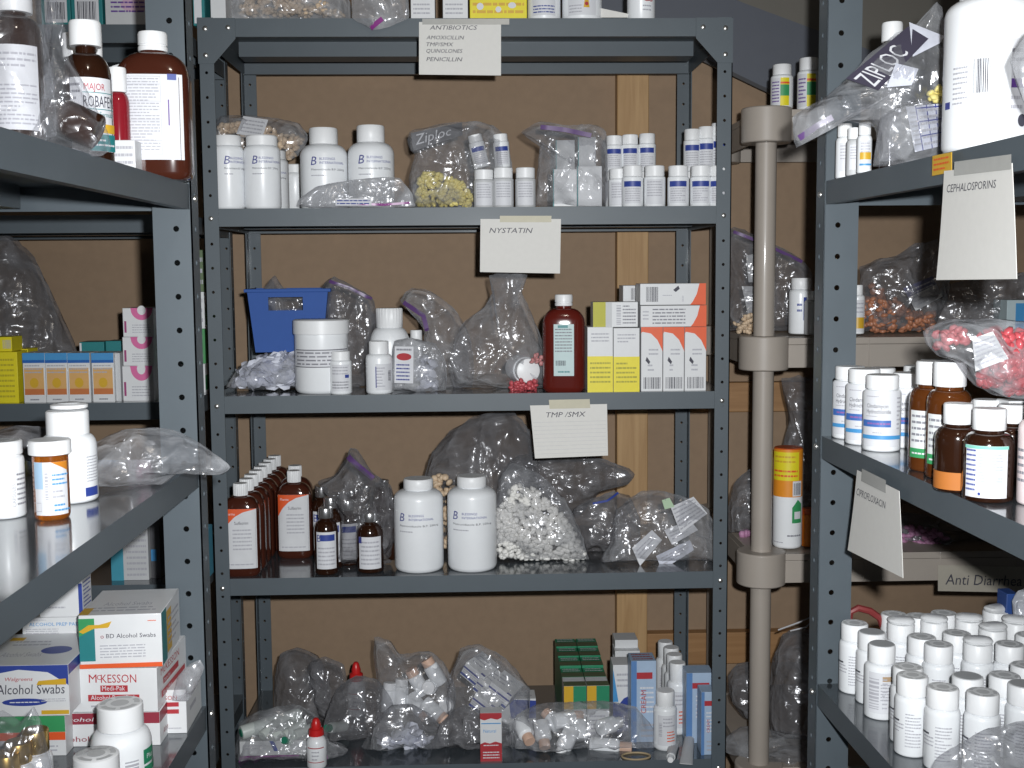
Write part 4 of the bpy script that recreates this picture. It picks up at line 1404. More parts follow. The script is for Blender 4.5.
# bag of lying bottles
bg = Bag('clear zip bag of small bottles lying down in the middle of the bottom shelf', [(512, 748), (514, 718), (534, 704), (570, 702), (604, 700), (636, 708), (656, 732), (664, 752), (634, 762), (580, 768), (530, 764)], D0 + .08, .11, 'film', 49, floor=Z5)
LBS = [(.1, .6, 0, 2, PAPER, [('lines', .1, .1, .9, .9, 5, GREYINK)])]
for i, (p0, p1, cm) in enumerate((((520, 722), (530, 742), PEACH), ((541, 722), (545, 748), PEACH), ((573, 728), (558, 758), WHITE2), ((590, 745), (632, 748), PEACH), ((560, 728), (545, 712), PEACH), ((553, 722), (582, 716), WHITE2), ((580, 740), (578, 712), PEACH), ((600, 728), (620, 722), WHITE2))):
    Ya = D0 + .085 - .005 * (i % 4)
    Yb = D0 + .04 + .004 * i if i < 4 else Ya + .03
    a, b_ = at(*p0, Ya), at(*p1, Yb)
    t = bottle('pill_bottle', 'small bottle lying in the clear zip bag, ' + ('peach cap down beside the red carton', 'peach cap pointing at the shelf edge', 'white cap end towards the viewer', 'silvery, peach capped, beside the rubber band', 'peach cap raised at the back', 'flat across the back', 'steep in the middle', 'at the far side near the blue cartons')[i], 'bottle', a, (b_ - a).length, .0155,
               group='small bottles lying in the clear bag', cap=cm, lab=LBS, sh=.62, ne=.72, rn=.6, rc=.68, seed=i)
    t.rotation_mode = 'QUATERNION'
    t.rotation_quaternion = (b_ - a).to_track_quat('Z', 'Y')
rb = MB()
c0 = on(636, 757, Z5)
rb.tube([(.026 * math.cos(a * PI / 12), .016 * math.sin(a * PI / 12), .0018) for a in range(25)], .0018, 6)
o = rb.build('rubber_band', mat('tan_rubber', (.38, .29, .17), .6))
o.location = c0
tag(o, 'tan rubber band lying on the bottom shelf beside the bag of bottles', 'rubber band')
# green yellow wrapped cartons, two abreast
GY = [('rect', 0, .55, .42, 1, GOLD), ('rect', .42, .55, 1, 1, GREEN), ('lines', .08, .05, .95, .45, 5, GREYINK)]
gz = P5(590, 706)
for k in range(5):
    for j, (x0, x1) in enumerate(((564, 586.5), (587, 609.5))):
        Yk = D0 + .115 + k * .052
        bx = spot((x0 + x1) / 2, D0 + .115, Z5)
        s0 = sc(bx)
        carton('carton', 'green and gold topped white carton of the two abreast block, ' + ('first', 'second', 'third', 'fourth', 'rearmost')[k] + (' by the open shelf' if j == 0 else ' by the blue cartons'),
               V((bx.x + .0, Yk, Z5)), 22.3 * s0, .0515, .101 if k < 2 else .103 + .003 * (k - 1), CARD if k == 0 else GREEN, 'green and gold wrapped cartons',
               faces={'F': GY if k == 0 else [], 'T': [('rect', .0, .0, 1, .5, mat('dull_olive', (.12, .14, .08), .3)), ('lines', .1, .55, .9, .95, 2, PAPER)]}, seed=k)
# rear stack of flat tubes
for k in range(4):
    K('flat white carton, ' + ('lowest', 'second', 'third', 'topmost')[k] + ' of the pile behind the blue and white carton', 615, 640 - (2 if k == 3 else 0), 640 + (3 - k) * 11, D0 + .28 - .02 * (3 - k), Z5 if k == 0 else at(628, 640 + (4 - k) * 11, D0 + .28 - .02 * (3 - k)).z, .05,
      group='flat cartons piled at the back', faces={'F': [('rect', 0, .0, 1, .25, (INK, MAROON, NAVY, GREYINK)[k])]}, m=CARD)
K('white and deep blue carton beside the green and gold block', 613, 631, 665, D0 + .14, Z5, .05, faces={'F': [('poly', [(0, 0), (0, .45), (.3, .40), (.6, .5), (1, .55), (1, 0)], BLUE), ('poly', [(0, .95), (.15, .7), (.3, .45), (.0, .45)], SKY), ('lines', .2, .65, .9, .9, 3, GREYINK)]})
PB = mat('powder_blue_card', (.36, .47, .62), .45)
BC = [('rect', .15, .78, .85, .86, RED), ('rect', .0, .0, .22, 1, mat('mid_blue_card', (.10, .22, .46), .45)), ('lines', .35, .35, .9, .7, 6, PAPER), ('vtext', 'CREAM', .6, .36, .22, RED), ('lines', .4, .05, .9, .25, 3, GREYINK)]
K('powder blue carton with a red stripe standing beside the row of white bottles', 631, 656, 661, D0 + .085, Z5, .05, m=PB, faces={'F': BC, 'T': [('lines', .1, .1, .9, .9, 3, RED)]}, group='powder blue cartons')
K('powder blue carton with red print behind the corner post', 686, 713, 673, D0 + .075, Z5, .045, m=PB, faces={'F': BC}, group='powder blue cartons', seed=5)
K('narrow powder blue carton at the shelf edge beside the corner post', 701, 715, 692, D0 + .02, Z5, .04, m=PB, faces={'F': BC}, group='powder blue cartons', seed=6)
RL = [(.1, .62, 10, 1.7, PAPER, [('lines', .5, .1, .95, .5, 4, ORANGE), ('hbar', .08, .3, .25, .75, GREYINK), ('lines', .3, .6, .95, .95, 3, GREYINK)])]
for i, (px, yt, dy) in enumerate(((665, 690, .06), (677, 662, .135), (674, 654, .185), (671, 647, .235), (665, 641, .285))):
    B('white ribbed cap bottle on the bottom shelf, ' + ('standing alone in front of the row', 'first of the row behind', 'second of the row behind', 'third of the row behind', 'last of the row behind')[i], px, yt, 23 if i == 0 else 21 - .6 * i, D0 + dy, Z5, group='white bottles on the bottom shelf', sh=.68, ne=.74, rn=.72, rc=.80, rib=.04, lab=RL, seed=i, foot=.05)


def ointment(label, p0, p1, w, col):
    a, b = on(*p0, Z5 + .006), on(*p1, Z5 + .006)
    L = (b - a).length
    t = thing('ointment_tube', label, 'tube', a, 0, 'ointment tubes on the bottom shelf')
    t.rotation_euler = (0, 0, math.atan2((b - a).y, (b - a).x) - PI / 2)
    m = MB().loft([(0, w * .5, w * .5, 2), (L * .3, w * .55, w * .48, 2), (L * .75, w * .62, w * .25, 2), (L, w * .66, .0008, 2.5)], 24)
    xf(m, lambda x, y, z: (x, z, y))
    m.build('body', col, t)
    cp = MB().loft([(-.014, w * .34, w * .34, 2), (-.001, w * .38, w * .38, 2), (.001, w * .38, w * .38, 2)], 20, rib=.05)
    xf(cp, lambda x, y, z: (x, z, y))
    cp.build('cap', WHITE2, t)
    return t


ointment('small squeezed tube with white cap towards the viewer on the bottom shelf', (671, 757), (674, 741), .016, GREYCARD)
ointment('grey crimped tube lying between the white bottle and blue cartons', (690, 733), (686, 764), .018, GREYCARD)

# ================================================================== UNIT ALONG THE WALL (seen past the swab shelf)
YL = D0 + .018
L1, L2, L3, L4, L5 = ZL
TB = [('rect', .12, .05, .88, .40, PAPER, 'paper_label'), ('bar', .2, .1, .8, .36, INK)]
K('teal carton with a barcode label beside the folded bag, high by the wall', 42, 71, -40, YL, L1, .08, m=TEAL, faces={'F': TB}, group='teal barcode cartons')
K('teal carton with a barcode label beside the white pink printed carton', 72, 103, -42, YL, L1, .08, m=TEAL, faces={'F': TB}, group='teal barcode cartons', seed=6)
K('white carton with faint pink lettering high by the wall', 106, 154, -30, YL, L1, .08, m=GREYCARD, faces={'F': [('ell', .62, .38, .3, .14, mat('pale_pink', (.55, .38, .48), .5)), ('lines', .12, .22, .85, .46, 3, PURPLE)]})
K('white carton with a teal rim seen between the two shelving posts', 193.5, 205, -20, YL, L1, .05, m=TEAL, faces={'F': [('rect', .1, .05, .75, .9, PAPER, 'paper_label')]})
# second row down: cartons
Bag('big dark crinkled bag slumped behind the yellow cartons', [(-60, 398), (-60, 250), (-20, 230), (12, 236), (36, 262), (60, 310), (76, 350), (80, 398), (20, 400)], D0 + .22, .16, 'film_dark', 51, floor=L3, top=.3)
YB = [('lines', .08, .08, .85, .9, 8, mat('dull_yellow_ink', (.45, .38, .02), .5))]
K('yellow carton with fine print standing under the dark crinkled bag', -4, 19, 352, YL, L3, .05, m=YELLOW, faces={'F': YB}, group='yellow cartons by the wall')
K('small yellow carton with a barcode lying on the yellow fine print carton', -8, 12, 337, YL + .004, at(8, 351.7, YL).z, .05, m=YELLOW, faces={'F': [('bar', .55, .2, .95, .8, GREYINK)]}, group='yellow cartons by the wall')
K('yellow carton set back between the fine print carton and the orange row', 19.5, 30, 349, YL + .05, L3, .05, m=YELLOW, group='yellow cartons by the wall')
OR = [('rect', 0, .86, 1, 1, SKY), ('rect', 0, .8, 1, .86, mat('deep_blue_band', (.02, .12, .4), .4)), ('rect', .06, .16, .94, .70, mat('light_orange', (.62, .36, .13), .5)), ('rect', .06, .16, .94, .28, mat('rust', (.5, .16, .05), .5)), ('ell', .5, .40, .2, .10, GOLD), ('lines', .1, .58, .9, .78, 3, GREYINK), ('lines', .3, .03, .7, .1, 1, INK)]
for i in range(4):
    x0 = 24.5 + i * 22.4
    K('white carton with orange panel and blue top, ' + ('beside the yellow cartons', 'second from the yellow cartons', 'third from the yellow cartons', 'last, next to the plain side carton')[i], x0 + (1.5 if i == 3 else 0), x0 + 21.8 + (1.5 if i == 3 else 0), 353, YL, L3, .055, faces={'F': OR}, group='orange and blue cartons in a row', seed=i)
K('plain narrow white carton between the orange row and pink marked cartons', 116, 121.5, 353, YL + .01, L3, .05, m=GREYCARD)
K('dull teal carton lying flat behind the orange row', 80, 104, 342, D0 + .12, at(92, 352, D0 + .12).z, .05, m=TEAL, group='flat teal cartons', faces={'F': [('rect', 0, .1, .08, .9, PAPER, 'paper_label')]})
K('short teal carton lying flat near the pink marked cartons', 106, 121, 341, D0 + .125, at(112, 352, D0 + .125).z, .05, m=TEAL, group='flat teal cartons')
K('closed white carton under the flat teal cartons, hidden by the orange row', 78, 122, 352.3, D0 + .115, L3, .06)
PKF = [('ell', .62, 1.0, .36, .42, PINK, 180, 360), ('ell', .62, .92, .14, .16, CARD), ('lines', .3, .12, .9, .45, 4, GREYINK), ('rect', .05, .15, .12, .55, mat('red_mauve', (.3, .05, .16), .5))]
zz = L3
for i in range(3):
    yt = (366, 337, 308)[i]
    t = K('white carton with a pink half round mark, ' + ('lowest', 'middle', 'topmost')[i] + ' of the three by the post', 123.5, 154, yt, YL + .01, zz, .07, faces={'F': PKF}, group='stacked pink marked cartons', seed=i)
    zz = at(139, yt - .15, YL + .01).z
GW = [('rect', 0, 0, .35, 1, LIME), ('lines', .4, .1, .95, .9, 3, GREYINK)]
zz = L3
for i in range(4):
    yt = (364, 329, 292, 250)[i]
    K('green and white carton in the slim stack between the posts, ' + ('lowest', 'second up', 'third up', 'topmost')[i], 151 + 8, 205.5, yt, D0 + .16, zz, .10, m=(CARD, mat('mid_green_card', (.06, .26, .09), .45), CARD, mat('dull_green_card', (.10, .15, .07), .45))[i], faces={'F': GW, 'R': [('rect', 0, .1, 1, .6, LIME)]}, group='green cartons between the posts')
    zz = at(180, yt - .15, D0 + .16).z
# fourth shelf of that unit
K('teal and white carton with columns of print below the clear bag overhang', 112, 149, 524, YL + .02, L4, .06, faces={'F': [('rect', 0, 0, .33, 1, mat('pale_teal_card', (.06, .30, .40), .4)), ('lines', .42, .05, .95, .96, 9, GREYINK)]}, m=GREYCARD)
K('dark narrow carton beside the teal and white one', 152, 161, 520, YL + .03, L4, .06, m=mat('dark_card', (.10, .10, .11), .5), faces={'F': [('rect', 0, .3, .6, .5, SKY)]})
K('light blue carton seen between the two posts below the green stack', 190, 208, 530, YL + .02, L4, .05, m=mat('light_blue_card', (.12, .42, .58), .45), faces={'F': [('lines', .2, .1, .9, .9, 3, PAPER)]})
K('tiny light blue box between the posts near the lowest shelf', 188, 208, 733, YL + .02, L5 + .02, .05, m=mat('light_blue_card', (.12, .42, .58), .45), group=None)
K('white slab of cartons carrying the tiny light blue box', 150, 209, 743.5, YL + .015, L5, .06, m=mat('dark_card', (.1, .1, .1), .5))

# ================================================================== SWAB SHELF UNIT, top shelf (cough syrup)
TXT = [('lines', .05, .72, .95, .93, 3, GREYINK), ('lines', .05, .05, .95, .55, 10, GREYINK)]
B('dark bottle with white label and white cap inside the clear bag at the picture edge', 20, -22, 52, 1.10, ZLA, name='syrup_bottle', body=DARKAMB, sh=.66, ne=.78, rn=.45, rc=.68, cz=.80, lab=[(.12, .60, -5, 1.9, PAPER, TXT)], seed=3)
B('dark cough syrup bottle with a red, yellow and teal printed label', 90.5, 22, 47, 1.25, ZLA, name='syrup_bottle', body=DARKAMB, sh=.60, ne=.78, rn=.42, rc=.66, cz=.83, foot=.04,
  lab=[(.10, .60, 12, 1.9, PAPER, [('lines', .0, .2, .24, .95, 8, INK), ('rect', .27, 0, .275, 1, GREYINK), ('text', 'MAJOR', .32, .83, .095, RED, 0, .45), ('rect', .29, .79, 1, .80, TEAL), ('text', 'ROBAFEN', .30, .60, .16, INK, 0, .70), ('rect', .29, .565, 1, .575, TEAL),
                                          ('text', 'Cough Formula', .32, .47, .07, TEAL, 0, .62), ('rect', .36, .25, 1, .37, GOLD), ('rect', .40, 0, 1, .23, TEAL), ('lines', .45, .05, .95, .18, 2, PAPER)])], seed=4)
B('white capped dark bottle just behind the yellow and teal labelled syrup', 78, 34, 40, 1.33, ZLA, name='syrup_bottle', body=DARKAMB, sh=.6, ne=.76, rn=.4, rc=.5, cz=.83, group='bottles behind the cough syrup')
B('white capped dark bottle peeping past the yellow and teal labelled syrup', 98, 40, 36, 1.40, ZLA, name='syrup_bottle', body=DARKAMB, sh=.6, ne=.76, rn=.4, rc=.5, cz=.83, group='bottles behind the cough syrup')
B('slim red bottle with a white cap between the two cough syrups', 121, 68, 22, 1.40, ZLA, name='syrup_bottle', body=mat('cherry_bottle', (.22, .012, .02), .12, 0, .5), sh=.66, ne=.78, rn=.5, rc=.8, cz=.78)
bb = spot(157.5, 1.435, ZLA)
bottle('syrup_bottle', 'large brown oblong bottle with a big white label by the corner post', 'bottle', bb, at(155, 33, 1.435).z - ZLA, .0415, body=BROWN, ry=.027, e=3.6, sh=.68, ne=.86, rn=.54, cz=.872, rc=.62, ring=True, foot=.05, n=44, rz=.08,
       lab=[(.13, .70, 0, 1.70, PAPER, [('rect', .04, .06, .045, .97, GREYINK), ('rect', .66, .06, .665, .97, GREYINK), ('rect', .04, .97, .665, .975, GREYINK), ('rect', .04, .06, .665, .065, GREYINK), ('rect', .04, .88, .66, .884, GREYINK), ('rect', .04, .68, .66, .684, GREYINK),
                                                ('rect', .04, .46, .66, .464, GREYINK), ('rect', .04, .22, .66, .224, GREYINK), ('lines', .06, .1, .64, .96, 24, GREYINK), ('rect', .78, .93, .92, 1, BLUE), ('rect', .78, .4, .80, .7, PURPLE)])], seed=8)
K('white slip box under the slim red bottle, behind the brown label', 112, 136, 140, 1.38, ZLA, .03, m=CARD, faces={'F': [('lines', .05, .1, .9, .9, 4, GREYINK)]})
note('pale paper slip standing behind the brown oblong bottle', [at(x, y, 1.46) for x, y in ((112, 66), (140, 58), (140, 150), (112, 150))], [('lines', .1, .3, .9, .9, 8, GREYINK)], None, name='paper_slip', cat='paper', m=GREYCARD)
Bag('clear zip bag hanging over the cough syrup shelf edge with a dark bottle inside', [(36, 150), (40, 70), (44, 30), (52, -10), (62, 20), (72, 60), (92, 100), (108, 132), (112, 146), (100, 152), (70, 148)], 1.115, .06, 'film_clear', 61, floor=ZLA - .002)
a, b_ = at(98, 133, 1.118), at(62, 116, 1.118)
t = bottle('syrup_bottle', 'dark bottle lying in the clear bag on the cough syrup shelf', 'bottle', a, .052, .0165, body=DARKAMB, cap=DARKAMB, sh=.62, ne=.76, rn=.45, rc=.6)
t.rotation_mode = 'QUATERNION'
t.rotation_quaternion = (b_ - a).to_track_quat('Z', 'Y')
Bag('clear bag around the dark bottle at the picture edge', [(-40, 130), (-40, -30), (20, -50), (44, -30), (48, 40), (52, 100), (54, 122), (20, 128)], 1.085, .085, 'film_clear', 62, floor=ZLA - .001, top=.1)

# ------------------------------------------------------------------ swab shelf unit, middle shelf
G('white bottle cut by the picture edge beside the orange prescription vial', 6, 441, 520, 40, ZLB, sh=.74, ne=.80, rn=.84, rc=.94, cz=.82, lab=[(.1, .66, 30, 1.6, None, [('vtext', 'CAPSULES', .5, .1, .12, GREYINK), ('lines', .55, .1, .95, .9, 7, INK)])], topmark=MARK)
G('large white bottle with its flip cap open on the middle swab unit shelf', 71, 411, 505, 55, ZLB, sh=.60, ne=.74, rn=.68, rc=.76, lab=[(.06, .60, 40, 1.5, None, [('rect', .40, .02, .85, .20, BLUE), ('lines', .45, .30, .85, .85, 9, GREYINK)])], foot=.04)
fl = on(66, 404, at(71, 412, 1.27).z)
pz = spot(69, 1.262, at(71, 411, 1.25).z + .0015)
lid = thing('bottle_lid', 'loose white disc lid resting on the large flip cap bottle', 'lid', pz, 0)
MB().loft([(0, .017, .015, 2), (.001, .019, .017, 2), (.004, .019, .017, 2), (.0055, .015, .013, 2)], 28).build('disc', WHITE2, lid)
MB().loft([(.0056, .012, .010, 2), (.0062, .011, .009, 2)], 24).build('raised_centre', WHITE, lid)
G('orange prescription vial with a broad white cap and pharmacy label', 53, 440, 521, 35, ZLB, name='prescription_vial', cat='vial', body=AMBER, cap=WHITE2, sh=.80, ne=.805, rn=.96, rc=1.18, cz=.82, foot=.06,
  lab=[(.07, .74, 0, 2.0, PAPER, [('poly', [(.5, 1), (1, .82), (1, 1)], mat('amber_corner', (.55, .20, .02), .3)), ('poly', [(0, .5), (.28, .5), (.28, 1), (0, 1)], mat('pale_blue_panel', (.35, .50, .66), .5)), ('hbar', .34, .30, .42, .82, GREYINK), ('lines', .52, .55, .98, .80, 3, SKY), ('lines', .52, .30, .95, .5, 2, GREYINK), ('lines', .55, .05, .98, .24, 2, SKY), ('rect', .04, .08, .24, .09, GREYINK), ('rect', .04, .24, .24, .25, GREYINK), ('rect', .235, .08, .24, .25, GREYINK)])])
Bag('clear air filled bag sticking out past the corner post of the swab unit', [(90, 505), (92, 470), (94, 444), (118, 431), (150, 427), (180, 433), (208, 447), (232, 467), (222, 474), (196, 470), (176, 474), (160, 488), (135, 503), (108, 510)], 1.335, .085, 'film', 63, floor=ZLB + .0005, top=.1)
Bag('low grey bag lying behind the white bottles of the middle swab unit shelf', [(-30, 470), (-20, 435), (20, 425), (50, 428), (92, 440), (94, 470), (40, 480)], 1.43, .07, 'film_dark', 64, floor=ZLB)

# ------------------------------------------------------------------ swab shelf unit, bottom shelf
QY = 1.365
zq = ZLC
top1 = at(110, 713, QY).z
K('white and maroon carton of alcohol prep pads at the foot of the stack', 48, 160, 713, QY, ZLC, .125, group='alcohol swab cartons',
  faces={'F': [('rect', 0, .67, 1, 1, MAROON), ('text', 'Alcohol Prep Pads', .10, .76, .13, PAPER, .2, .75), ('text', 'Alcohol Prep Pads', .06, .16, .17, MAROON, 0, .75), ('lines', .45, .48, .9, .54, 1, GREYINK)],
         'R': [('rect', 0, .67, 1, 1, MAROON), ('text', 'Alcohol Prep', .1, .2, .2, MAROON, .2)]})
K('white carton with red lettering over red bars, in the middle of the stack', 70, 158, 668.5, QY + .002, top1 + .0004, .13, group='alcohol swab cartons', rz=-.03,
  faces={'F': [('text', 'M', .23, .68, .20, RED), ('text', 'C', .322, .745, .12, RED), ('text', 'KESSON', .37, .68, .20, RED, 0, .40), ('rect', .36, .47, .67, .62, RED), ('text', 'Medi-Pak', .38, .505, .11, PAPER, 0, .26), ('rect', .22, .26, .80, .41, RED), ('text', 'Alcohol Prep Pads', .25, .295, .11, PAPER, 0, .52), ('lines', .25, .10, .8, .2, 1, GREYINK)],
         'R': [('text', 'McKESSON', .12, .72, .18, RED, 0, .6), ('rect', .18, .48, .68, .63, RED), ('text', 'Medi-Pak', .2, .51, .1, PAPER), ('rect', .1, .22, .88, .38, RED), ('text', 'Alcohol Prep', .14, .25, .1, PAPER)],
         'T': [('lines', .1, .2, .9, .8, 3, GREYINK)]})
top2 = at(115, 668.3, QY).z
K('white and green carton of alcohol swabs topping the stack', 81.5, 162, 614.5, QY + .002, top2 + .0006, .11, group='alcohol swab cartons', rz=.055,
  faces={'F': [('poly', [(0, .13), (.19, .13), (.19, .94), (0, .94)], TEAL), ('poly', [(0, .6), (.19, .75), (.19, .94), (0, .94)], LIME), ('poly', [(0, .70), (.12, .82), (.25, .82), (.40, .88), (.36, .76), (.18, .75), (.05, .66)], GOLD), ('text', 'o', .26, .56, .09, MAROON), ('text', 'BD Alcohol Swabs', .33, .565, .085, INK, 0, .60), ('lines', .25, .18, .80, .45, 5, GREYINK), ('rect', 0, 0, 1, .085, ORANGE), ('lines', .84, .86, .94, .90, 1, ORANGE)],
         'T': [('text', 'Alcohol Swabs', .2, .35, .14, GREYINK, 0, .6), ('lines', .1, .1, .9, .3, 2, GREYINK), ('rect', 0, 0, .12, .25, GOLD)], 'R': [('rect', 0, 0, .25, 1, TEAL), ('rect', .25, .1, .5, .9, GOLD), ('lines', .3, .2, .9, .8, 5, GREYINK)]})
wz = at(36, 716, 1.33).z
K('small green and orange carton under the blue trimmed swab carton', -10, 66, 716.3, 1.34, ZLC, .11, m=CARD, group='alcohol swab cartons', faces={'F': [('rect', 0, .6, 1, 1, LIME), ('rect', 0, .4, 1, .6, ORANGE), ('lines', .1, .1, .9, .3, 2, GREYINK)]})
K('white and blue carton with large Alcohol Swabs lettering, beside the stack', -28, 69.5, 665.5, 1.33, wz + .0003, .12, group='alcohol swab cartons',
  faces={'F': [('rect', 0, 0, 1, 1, CARD), ('poly', [(0, .82), (.2, .82), (.5, .92), (.8, .86), (1, .6), (1, 1), (0, 1)], BLUE), ('text', 'Walgreens', .36, .70, .075, RED, .2, .28), ('text', 'Alcohol Swabs', .27, .44, .20, INK, .1, .69), ('ell', .55, .28, .23, .075, BLUE), ('lines', .40, .255, .7, .305, 1, PAPER), ('poly', [(.68, .62), (.98, .62), (.98, .74), (.70, .70)], GOLD), ('lines', .72, .28, .97, .36, 2, GREYINK), ('rect', .72, .04, 1, .12, GOLD)],
         'T': [('ell', .72, .45, .16, .12, BLUE), ('text', 'Alcohol Swabs', .2, .25, .14, GREYINK, 0, .42), ('rect', .1, .75, .25, .85, GOLD), ('lines', .2, .55, .6, .75, 2, GREYINK)], 'R': [('rect', 0, .8, 1, 1, BLUE)]})
pz_ = at(52, 641, 1.44).z
K('closed carton hidden low behind the blue trimmed swab carton', 16, 82, 641.3, 1.455, ZLC, .03, m=GREYCARD, group='alcohol swab cartons')
K('white carton reading ALCOHOL PREP PADS in pale blue, behind the stack', 23, 83, 617.5, 1.45, pz_ + .0003, .035, group='alcohol swab cartons', faces={'F': [('text', 'ALCOHOL PREP PADS', .12, .60, .17, SKY, 0, .86), ('lines', .06, .1, .6, .5, 4, GREYINK), ('lines', .1, .85, .4, .93, 1, GREYINK)]})
K('white carton with a blue corner stripe on the pale lettered prep pad carton', 40, 83, 578, 1.45, at(52, 617.3, 1.45).z, .035, group='alcohol swab cartons', faces={'F': [('rect', .91, .0, 1, .85, BLUE), ('lines', .1, .2, .6, .3, 1, GREYINK)], 'R': [('lines', .1, .1, .9, .9, 8, BLUE)]})
K('white carton with red bars standing alone by the post end of the stack', 161, 187, 690, 1.40, ZLC, .085, group='alcohol swab cartons', rz=.02, faces={'F': [('rect', .1, .62, .72, .72, RED), ('rect', .1, .46, .72, .56, RED), ('text', 'SON', .2, .78, .1, RED), ('lines', .3, .1, .8, .16, 1, GREYINK)], 'R': [('text', 'McKESSON', .15, .75, .12, RED, 0, .5), ('rect', .2, .4, .6, .5, GREYINK)]})
bb = spot(123, 1.262, ZLC)
bottle('pill_bottle', 'white bottle with a green label and embossed cap before the swab cartons', 'bottle', bb, at(120, 703, 1.262).z - ZLC, .0315, sh=.52, ne=.70, rn=.66, rc=.76, cz=.71, topmark=MARK, foot=.04, lab=[(.05, .50, 48, 1.5, None, [('rect', .45, .55, 1.1, .95, GREEN), ('text', 'Plus', .55, .68, .14, PAPER), ('rect', .45, .3, 1.1, .5, GREEN), ('hbar', .0, .0, .30, .8, GREYINK)])])
bb = spot(99, 1.17, ZLC)
bottle('pill_bottle', 'short white bottle, only its embossed cap showing at the lower picture edge', 'bottle', bb, .071, .0225, sh=.56, ne=.72, rn=.8, rc=.98, topmark=MARK)
for i, (px, py, Y) in enumerate(((35, 737, 1.20), (18, 749, 1.185), (6, 761, 1.17))):
    p = at(px, py, Y)
    bottle('pill_bottle', 'white bottle with a gold cap in the bag, ' + ('tallest, next to the white label edge', 'middle one', 'lowest, at the picture corner')[i], 'bottle', V((p.x, p.y, ZLC)), p.z - ZLC + .008, .0165, group='gold capped bottles', cap=GOLDCAP, sh=.64, ne=.72, rn=.7, rc=.82, cz=.74, rib=.03)
Bag('clear bag of gold capped bottles with a pointed corner', [(-20, 800), (-20, 720), (2, 712), (20, 722), (34, 706), (44, 726), (52, 760), (56, 805), (20, 810)], 1.155, .05, 'film_clear', 65, floor=ZLC)
Bag('crumpled clear wrap on the lone red barred carton', [(172, 700), (178, 676), (190, 664), (200, 660), (204, 668), (198, 684), (188, 700)], 1.395, .012, 'film', 66)

# ================================================================== PILL BOTTLE UNIT (side shelf by the aisle), top shelf
B('huge white jar with a barcode filling the corner of the upper side shelf', 989, -38, 91, 1.215, ZRA, name='pill_jar', cat='jar', sh=.72, ne=.80, rn=.62, rc=.70, foot=.03,
  lab=[(.10, .56, -10, 1.9, None, [('bar', .40, .42, .60, .80, INK), ('lines', .14, .30, .34, .75, 8, GREYINK), ('rect', .0, .28, .10, .36, NAVY), ('rect', .80, .0, 1.0, 1.0, PAPER, 'paper_label'), ('lines', .80, .72, 1, .92, 2, INK), ('rect', .80, .46, 1, .56, PURPLE), ('lines', .80, .2, 1, .4, 2, GREYINK), ('ell', .93, .1, .05, .07, INK)])], seed=2)
B('white bottle behind the huge jar at the upper picture corner', 1022, -6, 22, 1.33, ZRA, sh=.7, ne=.8)
for i, (px, yt, w, Y, lb) in enumerate(((848, 124, 17, 1.545, 'slim white bottle by the post under the big printed zip bag'), (857.5, 128, 15, 1.50, 'slim greyish bottle in the middle under the big printed zip bag'), (868, 123, 14.5, 1.46, 'slim bottle with an orange band under the big printed zip bag'))):
    B(lb, px - 4, yt, w, Y, ZRA, group='slim bottles under the printed bag', body=WHITE if i != 1 else GREYCARD, sh=.66, ne=.76, rn=.62, rc=.80, rib=.05,
      lab=[(.12, .64, 10, 1.5, PAPER, [('lines', .08, .4, .9, .95, 5, GREYINK)] + ([('rect', 0, .28, 1, .55, GOLD), ('rect', 0, .05, 1, .12, SKY)] if i == 2 else []))], seed=i)
B('dark bottle with a white cap behind the printed zip bag', 889, 23, 20, 1.56, ZRA, body=DARKAMB, sh=.72, ne=.84, rn=.8, rc=1.02, cz=.88, name='syrup_bottle')
bg = Bag('large printed zip bag of papers sagging across the upper side shelf', [(792, 118), (806, 108), (826, 96), (848, 78), (872, 52), (896, 34), (918, 22), (936, 2), (946, 20), (947, 110), (944, 140), (920, 150), (895, 160), (880, 160), (876, 128), (850, 122), (828, 126), (812, 134), (796, 148)], 1.40, .06, 'film', 71, zips=[([(797, 139), (812, 128), (826, 120)], STRIPE, .007)], top=.0)
bg.decal([(843, 80), (905, 28), (918, 44), (868, 95)], [('rect', 0, 0, 1, 1, mat('dark_behind_film', (.055, .05, .075), .4), 'printed_band'), ('text', 'ZIPLOC', .03, .16, .72, PAPER, 0, .66)], off=.007)  # dark band paints the darkness behind clear film; only the letters are print
bg.decal([(906, 24), (937, 40), (930, 48), (902, 62)], [('rect', 0, 0, 1, 1, BLUEBAG, 'printed_panel')], off=.0068)
bg.decal([(886, 68), (907, 74), (900, 90), (876, 92)], [('rect', 0, 0, 1, 1, BLUEBAG, 'printed_panel')], off=.0068)
bg2 = Bag('clear bag with blue grid printed packs against the huge white jar', [(874, 168), (876, 140), (880, 118), (900, 104), (926, 100), (942, 112), (944, 140), (942, 154), (910, 168)], 1.36, .05, 'film', 72, floor=ZRA, top=.2)
bg2.decal([(902, 108), (940, 104), (942, 146), (908, 154)], [('rect', 0, 0, 1, 1, BLUEBAG, 'printed_panel'), ('rect', .25, 0, .28, 1, NAVY), ('rect', .55, 0, .58, 1, NAVY), ('rect', .8, 0, .83, 1, NAVY), ('rect', .25, .3, 1, .33, NAVY), ('rect', .25, .62, 1, .65, NAVY), ('rect', .25, .92, 1, .95, NAVY), ('lines', .02, .1, .22, .9, 8, GREYINK), ('lines', .3, .05, .98, .95, 6, GREYINK)], off=.002)
pills('yellow and red capsules showing between the printed bag and the jar', [(934, 104), (930, 92), (938, 80), (943, 88), (944, 104)], 1.375, .01, 14, .0055, PILLY, 12)
Bag('small clear bag at the picture edge beside the huge white jar', [(1012, 60), (1030, 28), (1080, 20), (1090, 110), (1040, 122), (1022, 100)], 1.03, .05, 'film_haze', 73)

